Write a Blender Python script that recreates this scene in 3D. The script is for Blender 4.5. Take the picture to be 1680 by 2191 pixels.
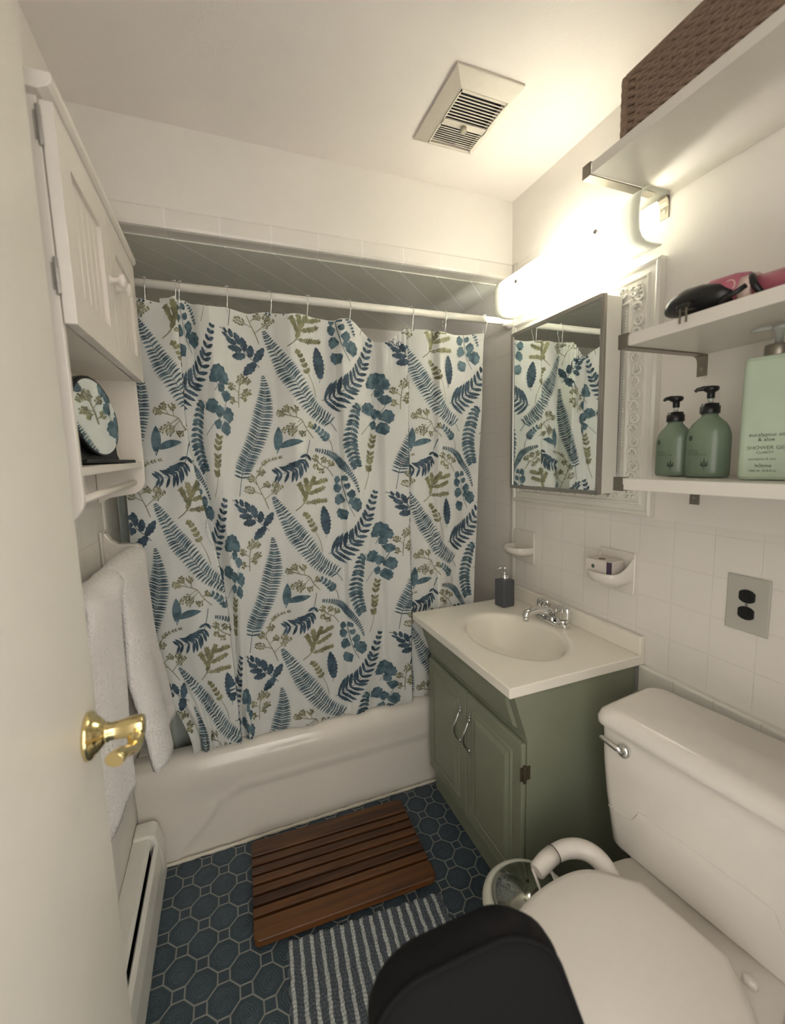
import bpy, bmesh, math, random
from mathutils import Vector, Matrix
random.seed(7)
PI = math.pi
for o in list(bpy.data.objects):
    bpy.data.objects.remove(o, do_unlink=True)
S = bpy.context.scene
C = S.collection

def srgb(r, g, b):
    f = lambda c: (c/255/12.92 if c/255 <= .04045 else ((c/255+.055)/1.055)**2.4)
    return (f(r), f(g), f(b), 1)

# ------------------------------------------------------------------ camera, world, lights, exposure
W, H = 1.52, 2.415
YAW, PITCH, ROLL, FPX = -.3669, -.1197, -.0259, 926.05
fv = Vector((-math.sin(YAW)*math.cos(PITCH), math.cos(YAW)*math.cos(PITCH), math.sin(PITCH)))
rv = Vector((math.cos(YAW), math.sin(YAW), 0)); uv_ = rv.cross(fv)
r2 = rv*math.cos(ROLL)+uv_*math.sin(ROLL); u2 = -rv*math.sin(ROLL)+uv_*math.cos(ROLL)
cd = bpy.data.cameras.new('camera'); cam = bpy.data.objects.new('camera', cd); C.objects.link(cam)
m = Matrix((r2, u2, -fv)).transposed().to_4x4(); m.translation = (.3553, -1.5586, 1.3888)
cam.matrix_world = m
cd.sensor_fit = 'VERTICAL'; cd.sensor_height = 36; cd.lens = FPX/2191*36; cd.clip_start = .02
cd.dof.use_dof = True; cd.dof.focus_distance = 1.6; cd.dof.aperture_fstop = 2.6
S.camera = cam
S.view_settings.view_transform = 'Standard'; S.view_settings.look = 'None'
S.view_settings.gamma = 1; S.view_settings.use_curve_mapping = False
S.view_settings.exposure = 1.30
wd = bpy.data.worlds.new('world'); S.world = wd; wd.use_nodes = True
wd.node_tree.nodes['Background'].inputs[0].default_value = (1, .95, .90, 1)
wd.node_tree.nodes['Background'].inputs[1].default_value = 1.15
BULB_W, BULB_COL = 9.3, (1, .955, .928)
for i, y in enumerate((-.27, -.43)):
    l = bpy.data.lights.new('bulb_light', 'POINT'); l.energy = BULB_W; l.color = BULB_COL; l.shadow_soft_size = .030
    o = bpy.data.objects.new('bulb_light', l); o.location = (1.440, y, 2.005); C.objects.link(o)
l = bpy.data.lights.new('hall_fill', 'AREA'); l.shape = 'RECTANGLE'; l.size = .8; l.size_y = .8; l.energy = 1.5; l.color = (1, .95, .89)  # added fill lamp beyond the doorway, no such source is known
o = bpy.data.objects.new('hall_fill', l); o.location = (.75, -2.25, 2.3); o.rotation_euler = (math.radians(38), 0, 0); C.objects.link(o)

# ------------------------------------------------------------------ helpers
class MB:
    def __init__(s): s.v = []; s.f = []; s.m = []; s.s = []
    def add(s, vs, fs, mi=0, sm=False):
        b = len(s.v); s.v += [tuple(v) for v in vs]
        for f in fs: s.f.append([b+i for i in f]); s.m.append(mi); s.s.append(sm)
        return s
    def box(s, x0, x1, y0, y1, z0, z1, mi=0):
        vs = [(x, y, z) for x in (x0, x1) for y in (y0, y1) for z in (z0, z1)]
        return s.add(vs, [(0,1,3,2), (4,6,7,5), (0,4,5,1), (2,3,7,6), (0,2,6,4), (1,5,7,3)], mi)
    def prism(s, pts, axis, a, b, mi=0, sm=False):
        # pts 2D in the other two axes (cyclic order), extruded along axis from a to b
        def P(p, t): return {'x': (t, p[0], p[1]), 'y': (p[0], t, p[1]), 'z': (p[0], p[1], t)}[axis]
        n = len(pts); vs = [P(p, a) for p in pts]+[P(p, b) for p in pts]
        s.add(vs, [(i, (i+1) % n, n+(i+1) % n, n+i) for i in range(n)], mi, sm)
        s.add(vs, [tuple(range(n))[::-1], tuple(range(n, 2*n))], mi)
        return s
    def lathe(s, prof, c=(0,0,0), axis='z', n=32, mi=0, sm=True, cap=True, sx=1, sy=1):
        def P(r, h, a):
            u, v = r*math.cos(a)*sx, r*math.sin(a)*sy
            d = {'z': (u, v, h), 'x': (h, u, v), 'y': (u, h, v)}[axis]
            return (c[0]+d[0], c[1]+d[1], c[2]+d[2])
        vs = [P(r, h, 2*PI*i/n) for r, h in prof for i in range(n)]
        k = len(prof)
        s.add(vs, [(j*n+i, j*n+(i+1) % n, (j+1)*n+(i+1) % n, (j+1)*n+i) for j in range(k-1) for i in range(n)], mi, sm)
        if cap: s.add(vs[:n], [tuple(range(n))], mi); s.add(vs[-n:], [tuple(range(n))], mi)
        return s
    def tube(s, path, r, n=10, mi=0, closed=False, cap=True, flat=1):
        P = [Vector(p) for p in path]; k = len(P)
        rr = r if isinstance(r, (list, tuple)) else [r]*k
        vs = []; up = None
        for i in range(k):
            if closed: t = P[(i+1) % k]-P[i-1]
            else: t = P[min(i+1, k-1)]-P[max(i-1, 0)]
            t.normalize()
            if up is None:
                up = Vector((0,0,1)) if abs(t.z) < .9 else Vector((1,0,0))
            a = t.cross(up); a.normalize(); b = a.cross(t); b.normalize(); up = b
            for j in range(n):
                an = 2*PI*j/n
                vs.append(P[i]+a*math.cos(an)*rr[i]+b*math.sin(an)*rr[i]*flat)
        kk = k if closed else k-1
        s.add(vs, [(i*n+j, i*n+(j+1) % n, ((i+1) % k)*n+(j+1) % n, ((i+1) % k)*n+j) for i in range(kk) for j in range(n)], mi, True)
        if cap and not closed: s.add(vs[:n], [tuple(range(n))], mi); s.add(vs[-n:], [tuple(range(n))], mi)
        return s
    def grid(s, fn, us, vs_, mi=0, sm=True):
        nu, nv = len(us), len(vs_)
        vs = [fn(u, v) for u in us for v in vs_]
        return s.add(vs, [(i*nv+j, (i+1)*nv+j, (i+1)*nv+j+1, i*nv+j+1) for i in range(nu-1) for j in range(nv-1)], mi, sm)
    def ball(s, c, r, n=12, mi=0, sc=(1,1,1)):
        k = n//2; vs = []; 
        for j in range(k+1):
            t = PI*j/k
            for i in range(n):
                a = 2*PI*i/n
                vs.append((c[0]+r*sc[0]*math.sin(t)*math.cos(a), c[1]+r*sc[1]*math.sin(t)*math.sin(a), c[2]+r*sc[2]*math.cos(t)))
        return s.add(vs, [(j*n+i, (j+1)*n+i, (j+1)*n+(i+1) % n, j*n+(i+1) % n) for j in range(k) for i in range(n)], mi, True)

def worg(o):
    p = Vector((0,0,0))
    while o is not None: p = p+o.location; o = o.parent
    return p

def obj(name, mb, mats, parent=None, org=None, bevel=0, seg=2, subsurf=0, label=None, sol=0):
    me = bpy.data.meshes.new(name)
    o = bpy.data.objects.new(name, me); C.objects.link(o)
    if parent is not None: o.parent = parent; base = worg(parent)
    else:
        base = Vector(org) if org else Vector((0,0,0)); o.location = base
    me.from_pydata([(v[0]-base[0], v[1]-base[1], v[2]-base[2]) for v in mb.v], [], mb.f)
    if not isinstance(mats, (list, tuple)): mats = [mats]
    for mm in mats: me.materials.append(mm)
    me.polygons.foreach_set('material_index', mb.m)
    me.polygons.foreach_set('use_smooth', mb.s)
    bm = bmesh.new(); bm.from_mesh(me)
    bmesh.ops.remove_doubles(bm, verts=bm.verts, dist=1e-6)
    if name != 'shower_curtain' and 'print' not in name: bmesh.ops.recalc_face_normals(bm, faces=bm.faces)
    bm.to_mesh(me); bm.free(); me.update()
    if sol:
        md = o.modifiers.new('solid', 'SOLIDIFY'); md.thickness = sol; md.offset = 0
    if bevel:
        md = o.modifiers.new('bevel', 'BEVEL'); md.width = bevel; md.segments = seg; md.limit_method = 'ANGLE'; md.angle_limit = math.radians(40)
    if subsurf:
        md = o.modifiers.new('sub', 'SUBSURF'); md.levels = subsurf; md.render_levels = subsurf
    if label: o['label'] = label
    return o

def thing(name, label, cat, loc, group=None):
    o = bpy.data.objects.new(name, None); C.objects.link(o); o.location = loc; o.empty_display_size = .05
    o['label'] = label; o['category'] = cat
    if group: o['group'] = group
    return o
def tag(o, label, cat, group=None):
    o['label'] = label; o['category'] = cat
    if group: o['group'] = group
    return o
def struct(name, mb, mats, **k):
    o = obj(name, mb, mats, **k); o['kind'] = 'structure'; return o
def copy_thing(o, dloc, label):
    c = o.copy(); C.objects.link(c); c.location = o.location+Vector(dloc); c['label'] = label
    for ch in list(o.children):
        d = ch.copy(); C.objects.link(d); d.parent = c
        for g in list(ch.children):
            e = g.copy(); C.objects.link(e); e.parent = d
    return c

# ------------------------------------------------------------------ materials
def base_mat(name, col, rough=.5, metal=0, var=.04, bump=0, bscale=60, spec=.5, stretch=(1,1,1), trans=0, coat=0, sheen=0):
    m = bpy.data.materials.new(name); m.use_nodes = True; n = m.node_tree.nodes; L = m.node_tree.links
    b = n['Principled BSDF']; b.inputs['Roughness'].default_value = rough; b.inputs['Metallic'].default_value = metal
    b.inputs['Specular IOR Level'].default_value = spec; b.inputs['Transmission Weight'].default_value = trans
    b.inputs['Coat Weight'].default_value = coat; b.inputs['Sheen Weight'].default_value = sheen
    tc = n.new('ShaderNodeTexCoord'); mp = n.new('ShaderNodeMapping'); mp.inputs['Scale'].default_value = stretch
    L.new(tc.outputs['Object'], mp.inputs['Vector'])
    nz = n.new('ShaderNodeTexNoise'); nz.inputs['Scale'].default_value = bscale; nz.inputs['Detail'].default_value = 4
    L.new(mp.outputs[0], nz.inputs['Vector'])
    mx = n.new('ShaderNodeMix'); mx.data_type = 'RGBA'
    mx.inputs['A'].default_value = (col[0]*(1-var*2), col[1]*(1-var*2), col[2]*(1-var*2), 1)
    mx.inputs['B'].default_value = (min(1, col[0]*(1+var*2)), min(1, col[1]*(1+var*2)), min(1, col[2]*(1+var*2)), 1)
    L.new(nz.outputs['Fac'], mx.inputs['Factor']); L.new(mx.outputs['Result'], b.inputs['Base Color'])
    if bump:
        bp = n.new('ShaderNodeBump'); bp.inputs['Strength'].default_value = 1; bp.inputs['Distance'].default_value = bump
        L.new(nz.outputs['Fac'], bp.inputs['Height']); L.new(bp.outputs[0], b.inputs['Normal'])
    return m

class NT:      # tiny maths helper for node materials
    def __init__(s, m): s.n = m.node_tree.nodes; s.L = m.node_tree.links
    def val(s, x, i):
        if isinstance(x, (int, float)): i.default_value = x
        else: s.L.new(x, i)
    def op(s, o, a, b=None, c=None):
        q = s.n.new('ShaderNodeMath'); q.operation = o; s.val(a, q.inputs[0])
        if b is not None: s.val(b, q.inputs[1])
        if c is not None: s.val(c, q.inputs[2])
        return q.outputs[0]
    def xyz(s):
        t = s.n.new('ShaderNodeTexCoord'); q = s.n.new('ShaderNodeSeparateXYZ'); s.L.new(t.outputs['Object'], q.inputs[0]); s.tc = t
        return q.outputs
    def mix(s, f, a, b):
        q = s.n.new('ShaderNodeMix'); q.data_type = 'RGBA'; s.val(f, q.inputs['Factor'])
        for x, k in ((a, 'A'), (b, 'B')):
            if isinstance(x, tuple): q.inputs[k].default_value = x
            else: s.L.new(x, q.inputs[k])
        return q.outputs['Result']
    def ss(s, x, a, b):
        q = s.n.new('ShaderNodeMapRange'); q.interpolation_type = 'SMOOTHSTEP'; s.val(x, q.inputs[0]); q.inputs[1].default_value = a; q.inputs[2].default_value = b
        return q.outputs[0]
    def noise(s, sc, det=3):
        q = s.n.new('ShaderNodeTexNoise'); q.inputs['Scale'].default_value = sc; q.inputs['Detail'].default_value = det
        s.L.new(s.tc.outputs['Object'], q.inputs['Vector']); return q.outputs['Fac']

WHITE = srgb(226, 222, 211)
def wall_mat(name, hu, pitch=.108, hoff=0., voff=.745, ztile=1.197, mask='z', tilew=None, col=srgb(239, 234, 226), diag=False, gcol=srgb(206, 200, 186), gf=.16):
    """painted wall whose lower / tub-side part is glossy painted tile; hu = horizontal axis"""
    m = bpy.data.materials.new(name); m.use_nodes = True; t = NT(m); b = t.n['Principled BSDF']
    X = t.xyz(); h = X['XYZ'.index(hu[0])]; z = X[2]
    if diag:
        d = t.op('MULTIPLY', t.op('ADD', X[0], X[1]), .7071); e = t.op('MULTIPLY', t.op('SUBTRACT', X[0], X[1]), .7071)
        gu = t.op('PINGPONG', t.op('ADD', e, hoff), .056); gv = t.op('PINGPONG', t.op('ADD', d, .03), .056)
        gv = t.op('ADD', t.op('MULTIPLY', gv, 0), 1)  # crossing grout lines dropped, so the lighting is put into the pattern
    else:
        w = tilew or pitch
        gu = t.op('PINGPONG', t.op('SUBTRACT', h, hoff), w/2)
        gv = t.op('PINGPONG', t.op('SUBTRACT', z, voff), pitch/2)
    g = t.op('MINIMUM', gu, gv)
    grout = t.op('SUBTRACT', 1, t.ss(g, .0006, .0040 if diag else .0028))
    if mask == 'z': M = t.op('LESS_THAN', z, ztile)
    elif mask == 'tub': M = t.op('MAXIMUM', t.op('LESS_THAN', z, ztile), t.op('MULTIPLY', t.op('GREATER_THAN', X[1], -.145), t.op('LESS_THAN', z, 2.17)))
    elif mask == 'none': M = t.op('MULTIPLY', z, 0)
    else: M = t.op('ADD', t.op('MULTIPLY', z, 0), 1)
    gm = t.op('MULTIPLY', grout, M)
    nf = t.noise(2.5); colr = t.mix(nf, tuple(c*.95 for c in col[:3])+(1,), tuple(min(1, c*1.03) for c in col[:3])+(1,))
    colr = t.mix(t.op('MULTIPLY', gm, gf), colr, gcol)
    t.L.new(colr, b.inputs['Base Color'])
    t.L.new(t.op('SUBTRACT', .62, t.op('MULTIPLY', M, .36)), b.inputs['Roughness'])
    fine = t.noise(130, 4); big = t.noise(9, 1)
    hgt = t.op('ADD', t.op('MULTIPLY', gm, -.0005), t.op('ADD', t.op('MULTIPLY', fine, t.op('SUBTRACT', .0006, t.op('MULTIPLY', M, .00052))), t.op('MULTIPLY', big, .0025)))
    bp = t.n.new('ShaderNodeBump'); bp.inputs['Strength'].default_value = 1; bp.inputs['Distance'].default_value = 1
    t.L.new(hgt, bp.inputs['Height']); t.L.new(bp.outputs[0], b.inputs['Normal'])
    return m

M = {}
M['wall_r'] = wall_mat('painted_tile_right', 'Y', hoff=-.834, mask='tub')
M['wall_l'] = wall_mat('painted_tile_left', 'Y', hoff=-.02, mask='tub', ztile=1.33)
M['wall_b'] = wall_mat('tub_tile_back', 'X', hoff=.03, mask='all')
M['paint'] = wall_mat('wall_paint', 'X', mask='none')
M['soffit_face'] = wall_mat('soffit_face', 'X', pitch=.06, voff=2.115+.03*2, tilew=.159, hoff=.236, mask='z', ztile=-1)
M['soffit_row'] = wall_mat('soffit_row', 'X', gcol=(1, .98, .94, 1), gf=.8, pitch=10, voff=5, tilew=.159, hoff=.236, mask='all')  # near-white joint lines paint in the highlights along the grout
M['soffit_under'] = wall_mat('soffit_under', 'X', diag=True, col=srgb(226, 226, 214), gcol=(1, 1, .97, 1), gf=.9, mask='all', hoff=-.01)
M['ceil'] = wall_mat('ceiling_paint', 'X', mask='none', col=srgb(240, 233, 227))
M['door'] = base_mat('door_paint', srgb(226, 221, 208), .38, bump=.0006, bscale=25, var=.015)
M['white'] = base_mat('white_gloss', srgb(232, 229, 219), .3, var=.01)
M['cabwhite'] = base_mat('cabinet_white', srgb(228, 221, 210), .45, var=.015)
M['tub'] = base_mat('tub_enamel', srgb(228, 221, 209), .16, var=.01, coat=.3)
M['ceramic'] = base_mat('white_ceramic', srgb(232, 226, 216), .12, var=.01, coat=.5)
M['seatw'] = base_mat('seat_plastic', srgb(231, 224, 214), .28, var=.01)
M['cultured'] = base_mat('cultured_marble', srgb(246, 240, 225), .2, var=.015, bscale=8, coat=.3)
M['green'] = base_mat('sage_green_paint', srgb(136, 140, 120), .42, var=.03, bscale=12, bump=.0003)
M['chrome'] = base_mat('chrome', (.75, .75, .74, 1), .12, 1, var=.01)
M['steel'] = base_mat('brushed_steel', (.42, .40, .37, 1), .38, 1, var=.05, stretch=(1, 1, 30))
M['nickel'] = base_mat('satin_nickel', srgb(150, 143, 132), .35, .9, var=.03)
M['brass'] = base_mat('polished_brass', (.80, .66, .34, 1), .13, 1, var=.03)
M['mirror'] = base_mat('mirror_glass', (.86, .90, .88, 1), .012, 1, var=0)
M['black'] = base_mat('black_plastic', srgb(24, 24, 25), .35, var=.05)
M['shadegap'] = base_mat('recess_shade', srgb(14, 13, 12), .8, var=.05)  # near-black colour stands in for shade inside slots and openings
M['blackcloth'] = base_mat('black_upholstery', srgb(15, 14, 14), .9, var=.12, bump=.0008, bscale=300, spec=.2)
M['towel'] = base_mat('terry_towel', srgb(247, 241, 234), .95, var=.03, bump=.010, bscale=170, sheen=.4)
M['bottle'] = base_mat('green_bottle', srgb(114, 130, 110), .22, var=.02)
M['mint'] = base_mat('mint_bottle', srgb(176, 192, 168), .4, var=.03, bscale=30)
M['minttex'] = base_mat('mint_bottle_side', srgb(148, 176, 150), .5, var=.03, bump=.001, bscale=80)
M['clear'] = base_mat('clear_plastic', srgb(225, 228, 220), .15, var=0, trans=.6)
M['ink'] = base_mat('label_ink', srgb(34, 52, 38), .6, var=.02)
M['inksoft'] = base_mat('label_ink_soft', srgb(78, 100, 78), .6, var=.02)
M['grey'] = base_mat('charcoal_glass', srgb(84, 86, 90), .3, var=.03)
M['pink'] = base_mat('pink_plastic', srgb(178, 100, 116), .35, var=.03)
M['pinkpale'] = base_mat('pale_strap', srgb(214, 190, 178), .6, var=.03)
M['ventgrey'] = base_mat('vent_plastic', srgb(214, 206, 192), .45, var=.02)
M['knobgrey'] = base_mat('vent_knob', srgb(180, 172, 152), .5, var=.02)
M['plate'] = base_mat('outlet_plate', srgb(190, 188, 178), .35, .0, var=.02)
M['box'] = base_mat('soap_carton', srgb(216, 208, 198), .6, var=.02)
M['purple'] = base_mat('carton_band', srgb(78, 62, 84), .6, var=.02)
M['gold'] = base_mat('carton_seal', srgb(92, 72, 50), .5, var=.03)
M['caulk'] = base_mat('caulk', srgb(214, 206, 188), .6, var=.06, bscale=90, bump=.002)
M['liner'] = base_mat('shower_liner', srgb(176, 184, 176), .35, var=.03, trans=.15)
M['rust'] = base_mat('worn_hinge', srgb(74, 64, 48), .6, .2, var=.25, bscale=150)
M['hinge'] = base_mat('steel_hinge', srgb(170, 166, 158), .35, .35, var=.05)
M['shelf'] = base_mat('shelf_white', srgb(226, 221, 210), .3, var=.01)
M['domelid'] = base_mat('dark_chrome_lid', (.30, .31, .28, 1), .10, 1, var=.02)
M['binwhite'] = base_mat('bin_white', srgb(214, 214, 200), .35, var=.01)
# frosted glass shade, bulbs
m = bpy.data.materials.new('frosted_glass'); m.use_nodes = True; n = m.node_tree.nodes; L = m.node_tree.links
b = n['Principled BSDF']; b.inputs['Base Color'].default_value = srgb(232, 234, 220); b.inputs['Roughness'].default_value = .25
tr = n.new('ShaderNodeBsdfTranslucent'); nz = n.new('ShaderNodeTexNoise'); nz.inputs['Scale'].default_value = 20
mx = n.new('ShaderNodeMix'); mx.data_type = 'RGBA'; mx.inputs['A'].default_value = (.93, .93, .90, 1); mx.inputs['B'].default_value = (.96, .96, .93, 1)
L.new(nz.outputs['Fac'], mx.inputs['Factor']); L.new(mx.outputs['Result'], tr.inputs['Color'])
ms = n.new('ShaderNodeMixShader'); ms.inputs[0].default_value = .55
L.new(b.outputs[0], ms.inputs[1]); L.new(tr.outputs[0], ms.inputs[2]); L.new(ms.outputs[0], n['Material Output'].inputs[0])
M['frost'] = m
m = bpy.data.materials.new('lit_bulb'); m.use_nodes = True; b = m.node_tree.nodes['Principled BSDF']
b.inputs['Emission Color'].default_value = (1, .94, .84, 1); b.inputs['Emission Strength'].default_value = 18
M['bulb'] = m
# teak
def wood(name, c0, c1, sc=(3, 60, 60)):
    m = bpy.data.materials.new(name); m.use_nodes = True; t = NT(m); b = t.n['Principled BSDF']; t.xyz()
    mp = t.n.new('ShaderNodeMapping'); mp.inputs['Scale'].default_value = sc; t.L.new(t.tc.outputs['Object'], mp.inputs[0])
    q = t.n.new('ShaderNodeTexNoise'); q.inputs['Scale'].default_value = 1; q.inputs['Detail'].default_value = 8; q.inputs['Distortion'].default_value = .6
    t.L.new(mp.outputs[0], q.inputs['Vector'])
    oi = t.n.new('ShaderNodeObjectInfo')
    f = t.ss(t.op('ADD', q.outputs['Fac'], t.op('MULTIPLY', t.op('SUBTRACT', oi.outputs['Random'], .5), .35)), .25, .75)
    t.L.new(t.mix(f, c0, c1), b.inputs['Base Color']); b.inputs['Roughness'].default_value = .42
    bp = t.n.new('ShaderNodeBump'); bp.inputs['Distance'].default_value = .0004; t.L.new(q.outputs['Fac'], bp.inputs['Height']); t.L.new(bp.outputs[0], b.inputs['Normal'])
    return m
M['teak'] = wood('teak_wood', srgb(58, 33, 14), srgb(102, 63, 27))
# wicker
M['wicker'] = base_mat('seagrass_braid', srgb(134, 112, 94), .75, var=.2, bscale=120, bump=.001)
# curtain cloth + inks
def cloth():
    m = bpy.data.materials.new('curtain_cloth'); m.use_nodes = True; t = NT(m); b = t.n['Principled BSDF']; t.xyz()
    t.L.new(t.mix(t.noise(6), srgb(232, 233, 226), srgb(242, 242, 236)), b.inputs['Base Color']); b.inputs['Roughness'].default_value = .6
    b.inputs['Sheen Weight'].default_value = .2
    tl_ = t.n.new('ShaderNodeBsdfTranslucent'); tl_.inputs[0].default_value = (.85, .87, .82, 1); ms_ = t.n.new('ShaderNodeMixShader'); ms_.inputs[0].default_value = .27
    t.L.new(b.outputs[0], ms_.inputs[1]); t.L.new(tl_.outputs[0], ms_.inputs[2]); t.L.new(ms_.outputs[0], t.n['Material Output'].inputs[0])
    w = t.n.new('ShaderNodeTexNoise'); w.inputs['Scale'].default_value = 18; w.inputs['Detail'].default_value = 5; t.L.new(t.tc.outputs['Object'], w.inputs['Vector'])
    bp = t.n.new('ShaderNodeBump'); bp.inputs['Distance'].default_value = .004; bp.inputs['Strength'].default_value = .5
    t.L.new(w.outputs['Fac'], bp.inputs['Height']); t.L.new(bp.outputs[0], b.inputs['Normal'])
    return m
M['cloth'] = cloth()
def ink(name, a, b_, sc=45):
    m = bpy.data.materials.new(name); m.use_nodes = True; t = NT(m); b = t.n['Principled BSDF']; t.xyz()
    t.L.new(t.mix(t.ss(t.noise(sc, 4), .3, .7), a, b_), b.inputs['Base Color']); b.inputs['Roughness'].default_value = .7
    return m
M['ink_blue'] = ink('ink_blue', srgb(48, 70, 80), srgb(94, 118, 126))
M['ink_navy'] = ink('ink_navy', srgb(38, 57, 70), srgb(74, 96, 110))
M['ink_teal'] = ink('ink_teal', srgb(54, 80, 90), srgb(98, 122, 130))
M['ink_olive'] = ink('ink_olive', srgb(100, 100, 70), srgb(146, 144, 108))
# floor: octagon and dot tile
def floor_mat():
    m = bpy.data.materials.new('octagon_tile'); m.use_nodes = True; t = NT(m); b = t.n['Principled BSDF']; X = t.xyz()
    h = .0562
    dx = t.op('SUBTRACT', X[0], .262); dy = t.op('SUBTRACT', X[1], -.201)
    u = t.op('DIVIDE', t.op('ADD', dx, dy), 2*h); v = t.op('DIVIDE', t.op('SUBTRACT', dx, dy), 2*h)
    fu = t.op('SUBTRACT', u, t.op('ROUND', u)); fv_ = t.op('SUBTRACT', v, t.op('ROUND', v))
    lx = t.op('ABSOLUTE', t.op('MULTIPLY', t.op('ADD', fu, fv_), h)); ly = t.op('ABSOLUTE', t.op('MULTIPLY', t.op('SUBTRACT', fu, fv_), h))
    sq = t.op('MAXIMUM', lx, ly); s2 = .0155
    dsq = t.op('ABSOLUTE', t.op('SUBTRACT', sq, s2)); ins = t.op('LESS_THAN', sq, s2)
    # distance to the line between two octagons (world metres)
    dl = t.op('MULTIPLY', t.op('MINIMUM', t.op('ABSOLUTE', fu), t.op('ABSOLUTE', fv_)), h*1.414)
    d = t.op('MINIMUM', dsq, t.op('ADD', dl, t.op('MULTIPLY', ins, 1)))
    gr = t.op('SUBTRACT', 1, t.ss(d, .0012, .0030))
    # embossed rosette around each octagon centre
    gu = t.op('SUBTRACT', t.op('FRACT', u), .5); gv = t.op('SUBTRACT', t.op('FRACT', v), .5)
    ex = t.op('MULTIPLY', t.op('ADD', gu, gv), h); ey = t.op('MULTIPLY', t.op('SUBTRACT', gu, gv), h)
    r = t.op('SQRT', t.op('ADD', t.op('MULTIPLY', ex, ex), t.op('MULTIPLY', ey, ey)))
    an = t.op('ARCTAN2', ey, ex)
    petal = t.op('SINE', t.op('ADD', t.op('MULTIPLY', r, 900), t.op('MULTIPLY', t.op('SINE', t.op('MULTIPLY', an, 4)), 1.6)))
    petal = t.op('MULTIPLY', petal, t.op('SUBTRACT', 1, t.ss(r, .026, .032)))
    rim = t.op('SUBTRACT', 1, t.ss(t.op('ABSOLUTE', t.op('SUBTRACT', r, .0325)), .0, .0016))
    nz_ = t.noise(14, 5); nb = t.noise(180, 3)
    tile = t.mix(nz_, srgb(50, 62, 70), srgb(78, 91, 98))
    tile = t.mix(t.op('MULTIPLY', ins, .35), tile, srgb(62, 72, 82))
    tile = t.mix(t.op('MULTIPLY', t.ss(petal, .1, 1), .28), tile, srgb(112, 126, 136))
    tile = t.mix(t.op('MULTIPLY', rim, .18), tile, srgb(30, 42, 52))
    tile = t.mix(t.op('MULTIPLY', t.ss(nb, .35, .7), .45), tile, srgb(44, 55, 64))
    t.L.new(t.mix(gr, tile, srgb(138, 140, 134)), b.inputs['Base Color'])
    b.inputs['Roughness'].default_value = .5; b.inputs['Specular IOR Level'].default_value = .3
    hh = t.op('ADD', t.op('MULTIPLY', petal, .0005), t.op('MULTIPLY', gr, -.0012))
    bp = t.n.new('ShaderNodeBump'); bp.inputs['Distance'].default_value = 1; t.L.new(hh, bp.inputs['Height']); t.L.new(bp.outputs[0], b.inputs['Normal'])
    return m
M['floor'] = floor_mat()

# ------------------------------------------------------------------ room shell
struct('floor', MB().box(-.05, W+.05, -2.75, .9, -.06, 0), M['floor'])
struct('ceiling', MB().box(-.05, W+.05, -1.62, .9, H, H+.06), M['ceil'])
struct('wall_left', MB().box(-.10, 0, -1.62, .9, 0, H), M['wall_l'])
struct('wall_right', MB().box(W, W+.10, -1.62, .9, 0, H), M['wall_r'])
struct('wall_back', MB().box(0, W, .80, .90, 0, H), M['wall_b'])
struct('wall_near_left', MB().box(-.10, .095, -1.62, -1.52, 0, H), M['paint'])
struct('wall_near_right', MB().box(.88, W, -1.62, -1.52, 0, H), M['paint'])
struct('wall_near_top', MB().box(.095, .88, -1.62, -1.52, 2.06, H), M['paint'])
# soffit over the tub: painted face, row of bullnose tiles at the bottom, diagonal tile under it
struct('wall_soffit', MB().box(0, W, .022, .80, 2.175, H), M['paint'])
sf = MB(); sf.prism([(.80, 2.175), (.022, 2.175), (.018, 2.17), (.018, 2.125), (.0215, 2.117), (.03, 2.1145), (.80, 2.1145)], 'x', 0, W)
struct('wall_soffit_tiles', sf, M['soffit_row'])
struct('wall_soffit_underside', MB().box(.0, W, .078, .80, 2.110, 2.1144), M['soffit_under'], bevel=.0015)
struct('trim_1', MB().prism([(W+.001, -.012), (W-.003, -.008), (W-.0045, .004), (W-.003, .016), (W+.001, .02)], 'z', 0, 2.17, sm=True), M['white'])
struct('trim_2', MB().prism([(-.001, -.012), (.003, -.008), (.0045, .004), (.003, .016), (-.001, .02)], 'z', 0, 2.17, sm=True), M['white'])
# low projecting base row on the right wall
struct('baseboard_right', MB().box(W-.018, W+.001, -1.52, -.645, 0, .745), M['white'], bevel=.006, seg=3)
tk = MB()
for k in range(8): tk.box(W-.0188, W-.017, -.76-.108*k, -.7585-.108*k, .55, .7445)
struct('trim_3', tk, M['caulk'])

# door, standing open along the left wall
d = MB().box(.100, .135, -1.500, -.762, .012, 2.031)
door = struct('door_1', d, M['door'], org=(.1175, -1.5, 0), bevel=.002)
hb = MB(); hy, hz = -.816, .984
hb.lathe([(.0355, .1352), (.0355, .139), (.033, .143), (.028, .145), (.026, .149), (.018, .156), (.0135, .160)], (0, hy, hz), 'x', 40)
rose = obj('door_handle', hb, M['brass'], door)
lv = MB(); lv.lathe([(.0150, .156), (.0150, .162), (.0128, .164), (.0150, .186), (.0165, .188), (.0165, .206), (.0155, .209), (.0150, .2105), (.004, .2115)], (0, hy, hz), 'x', 28)
obj('spindle', lv, M['brass'], rose)
lp = []; lr = []
for i in range(19):
    t = i/18; lp.append((.199+.004*math.sin(t*PI)-.010*t*t, hy-.004-.090*t, hz-.005-.010*math.sin(t*PI*1.6)+.004*t)); lr.append(.0125-.0025*math.sin(t*PI)+(.0005 if t > .8 else 0))
obj('lever', MB().tube(lp, lr, 14, flat=.8), M['brass'], rose)

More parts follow.
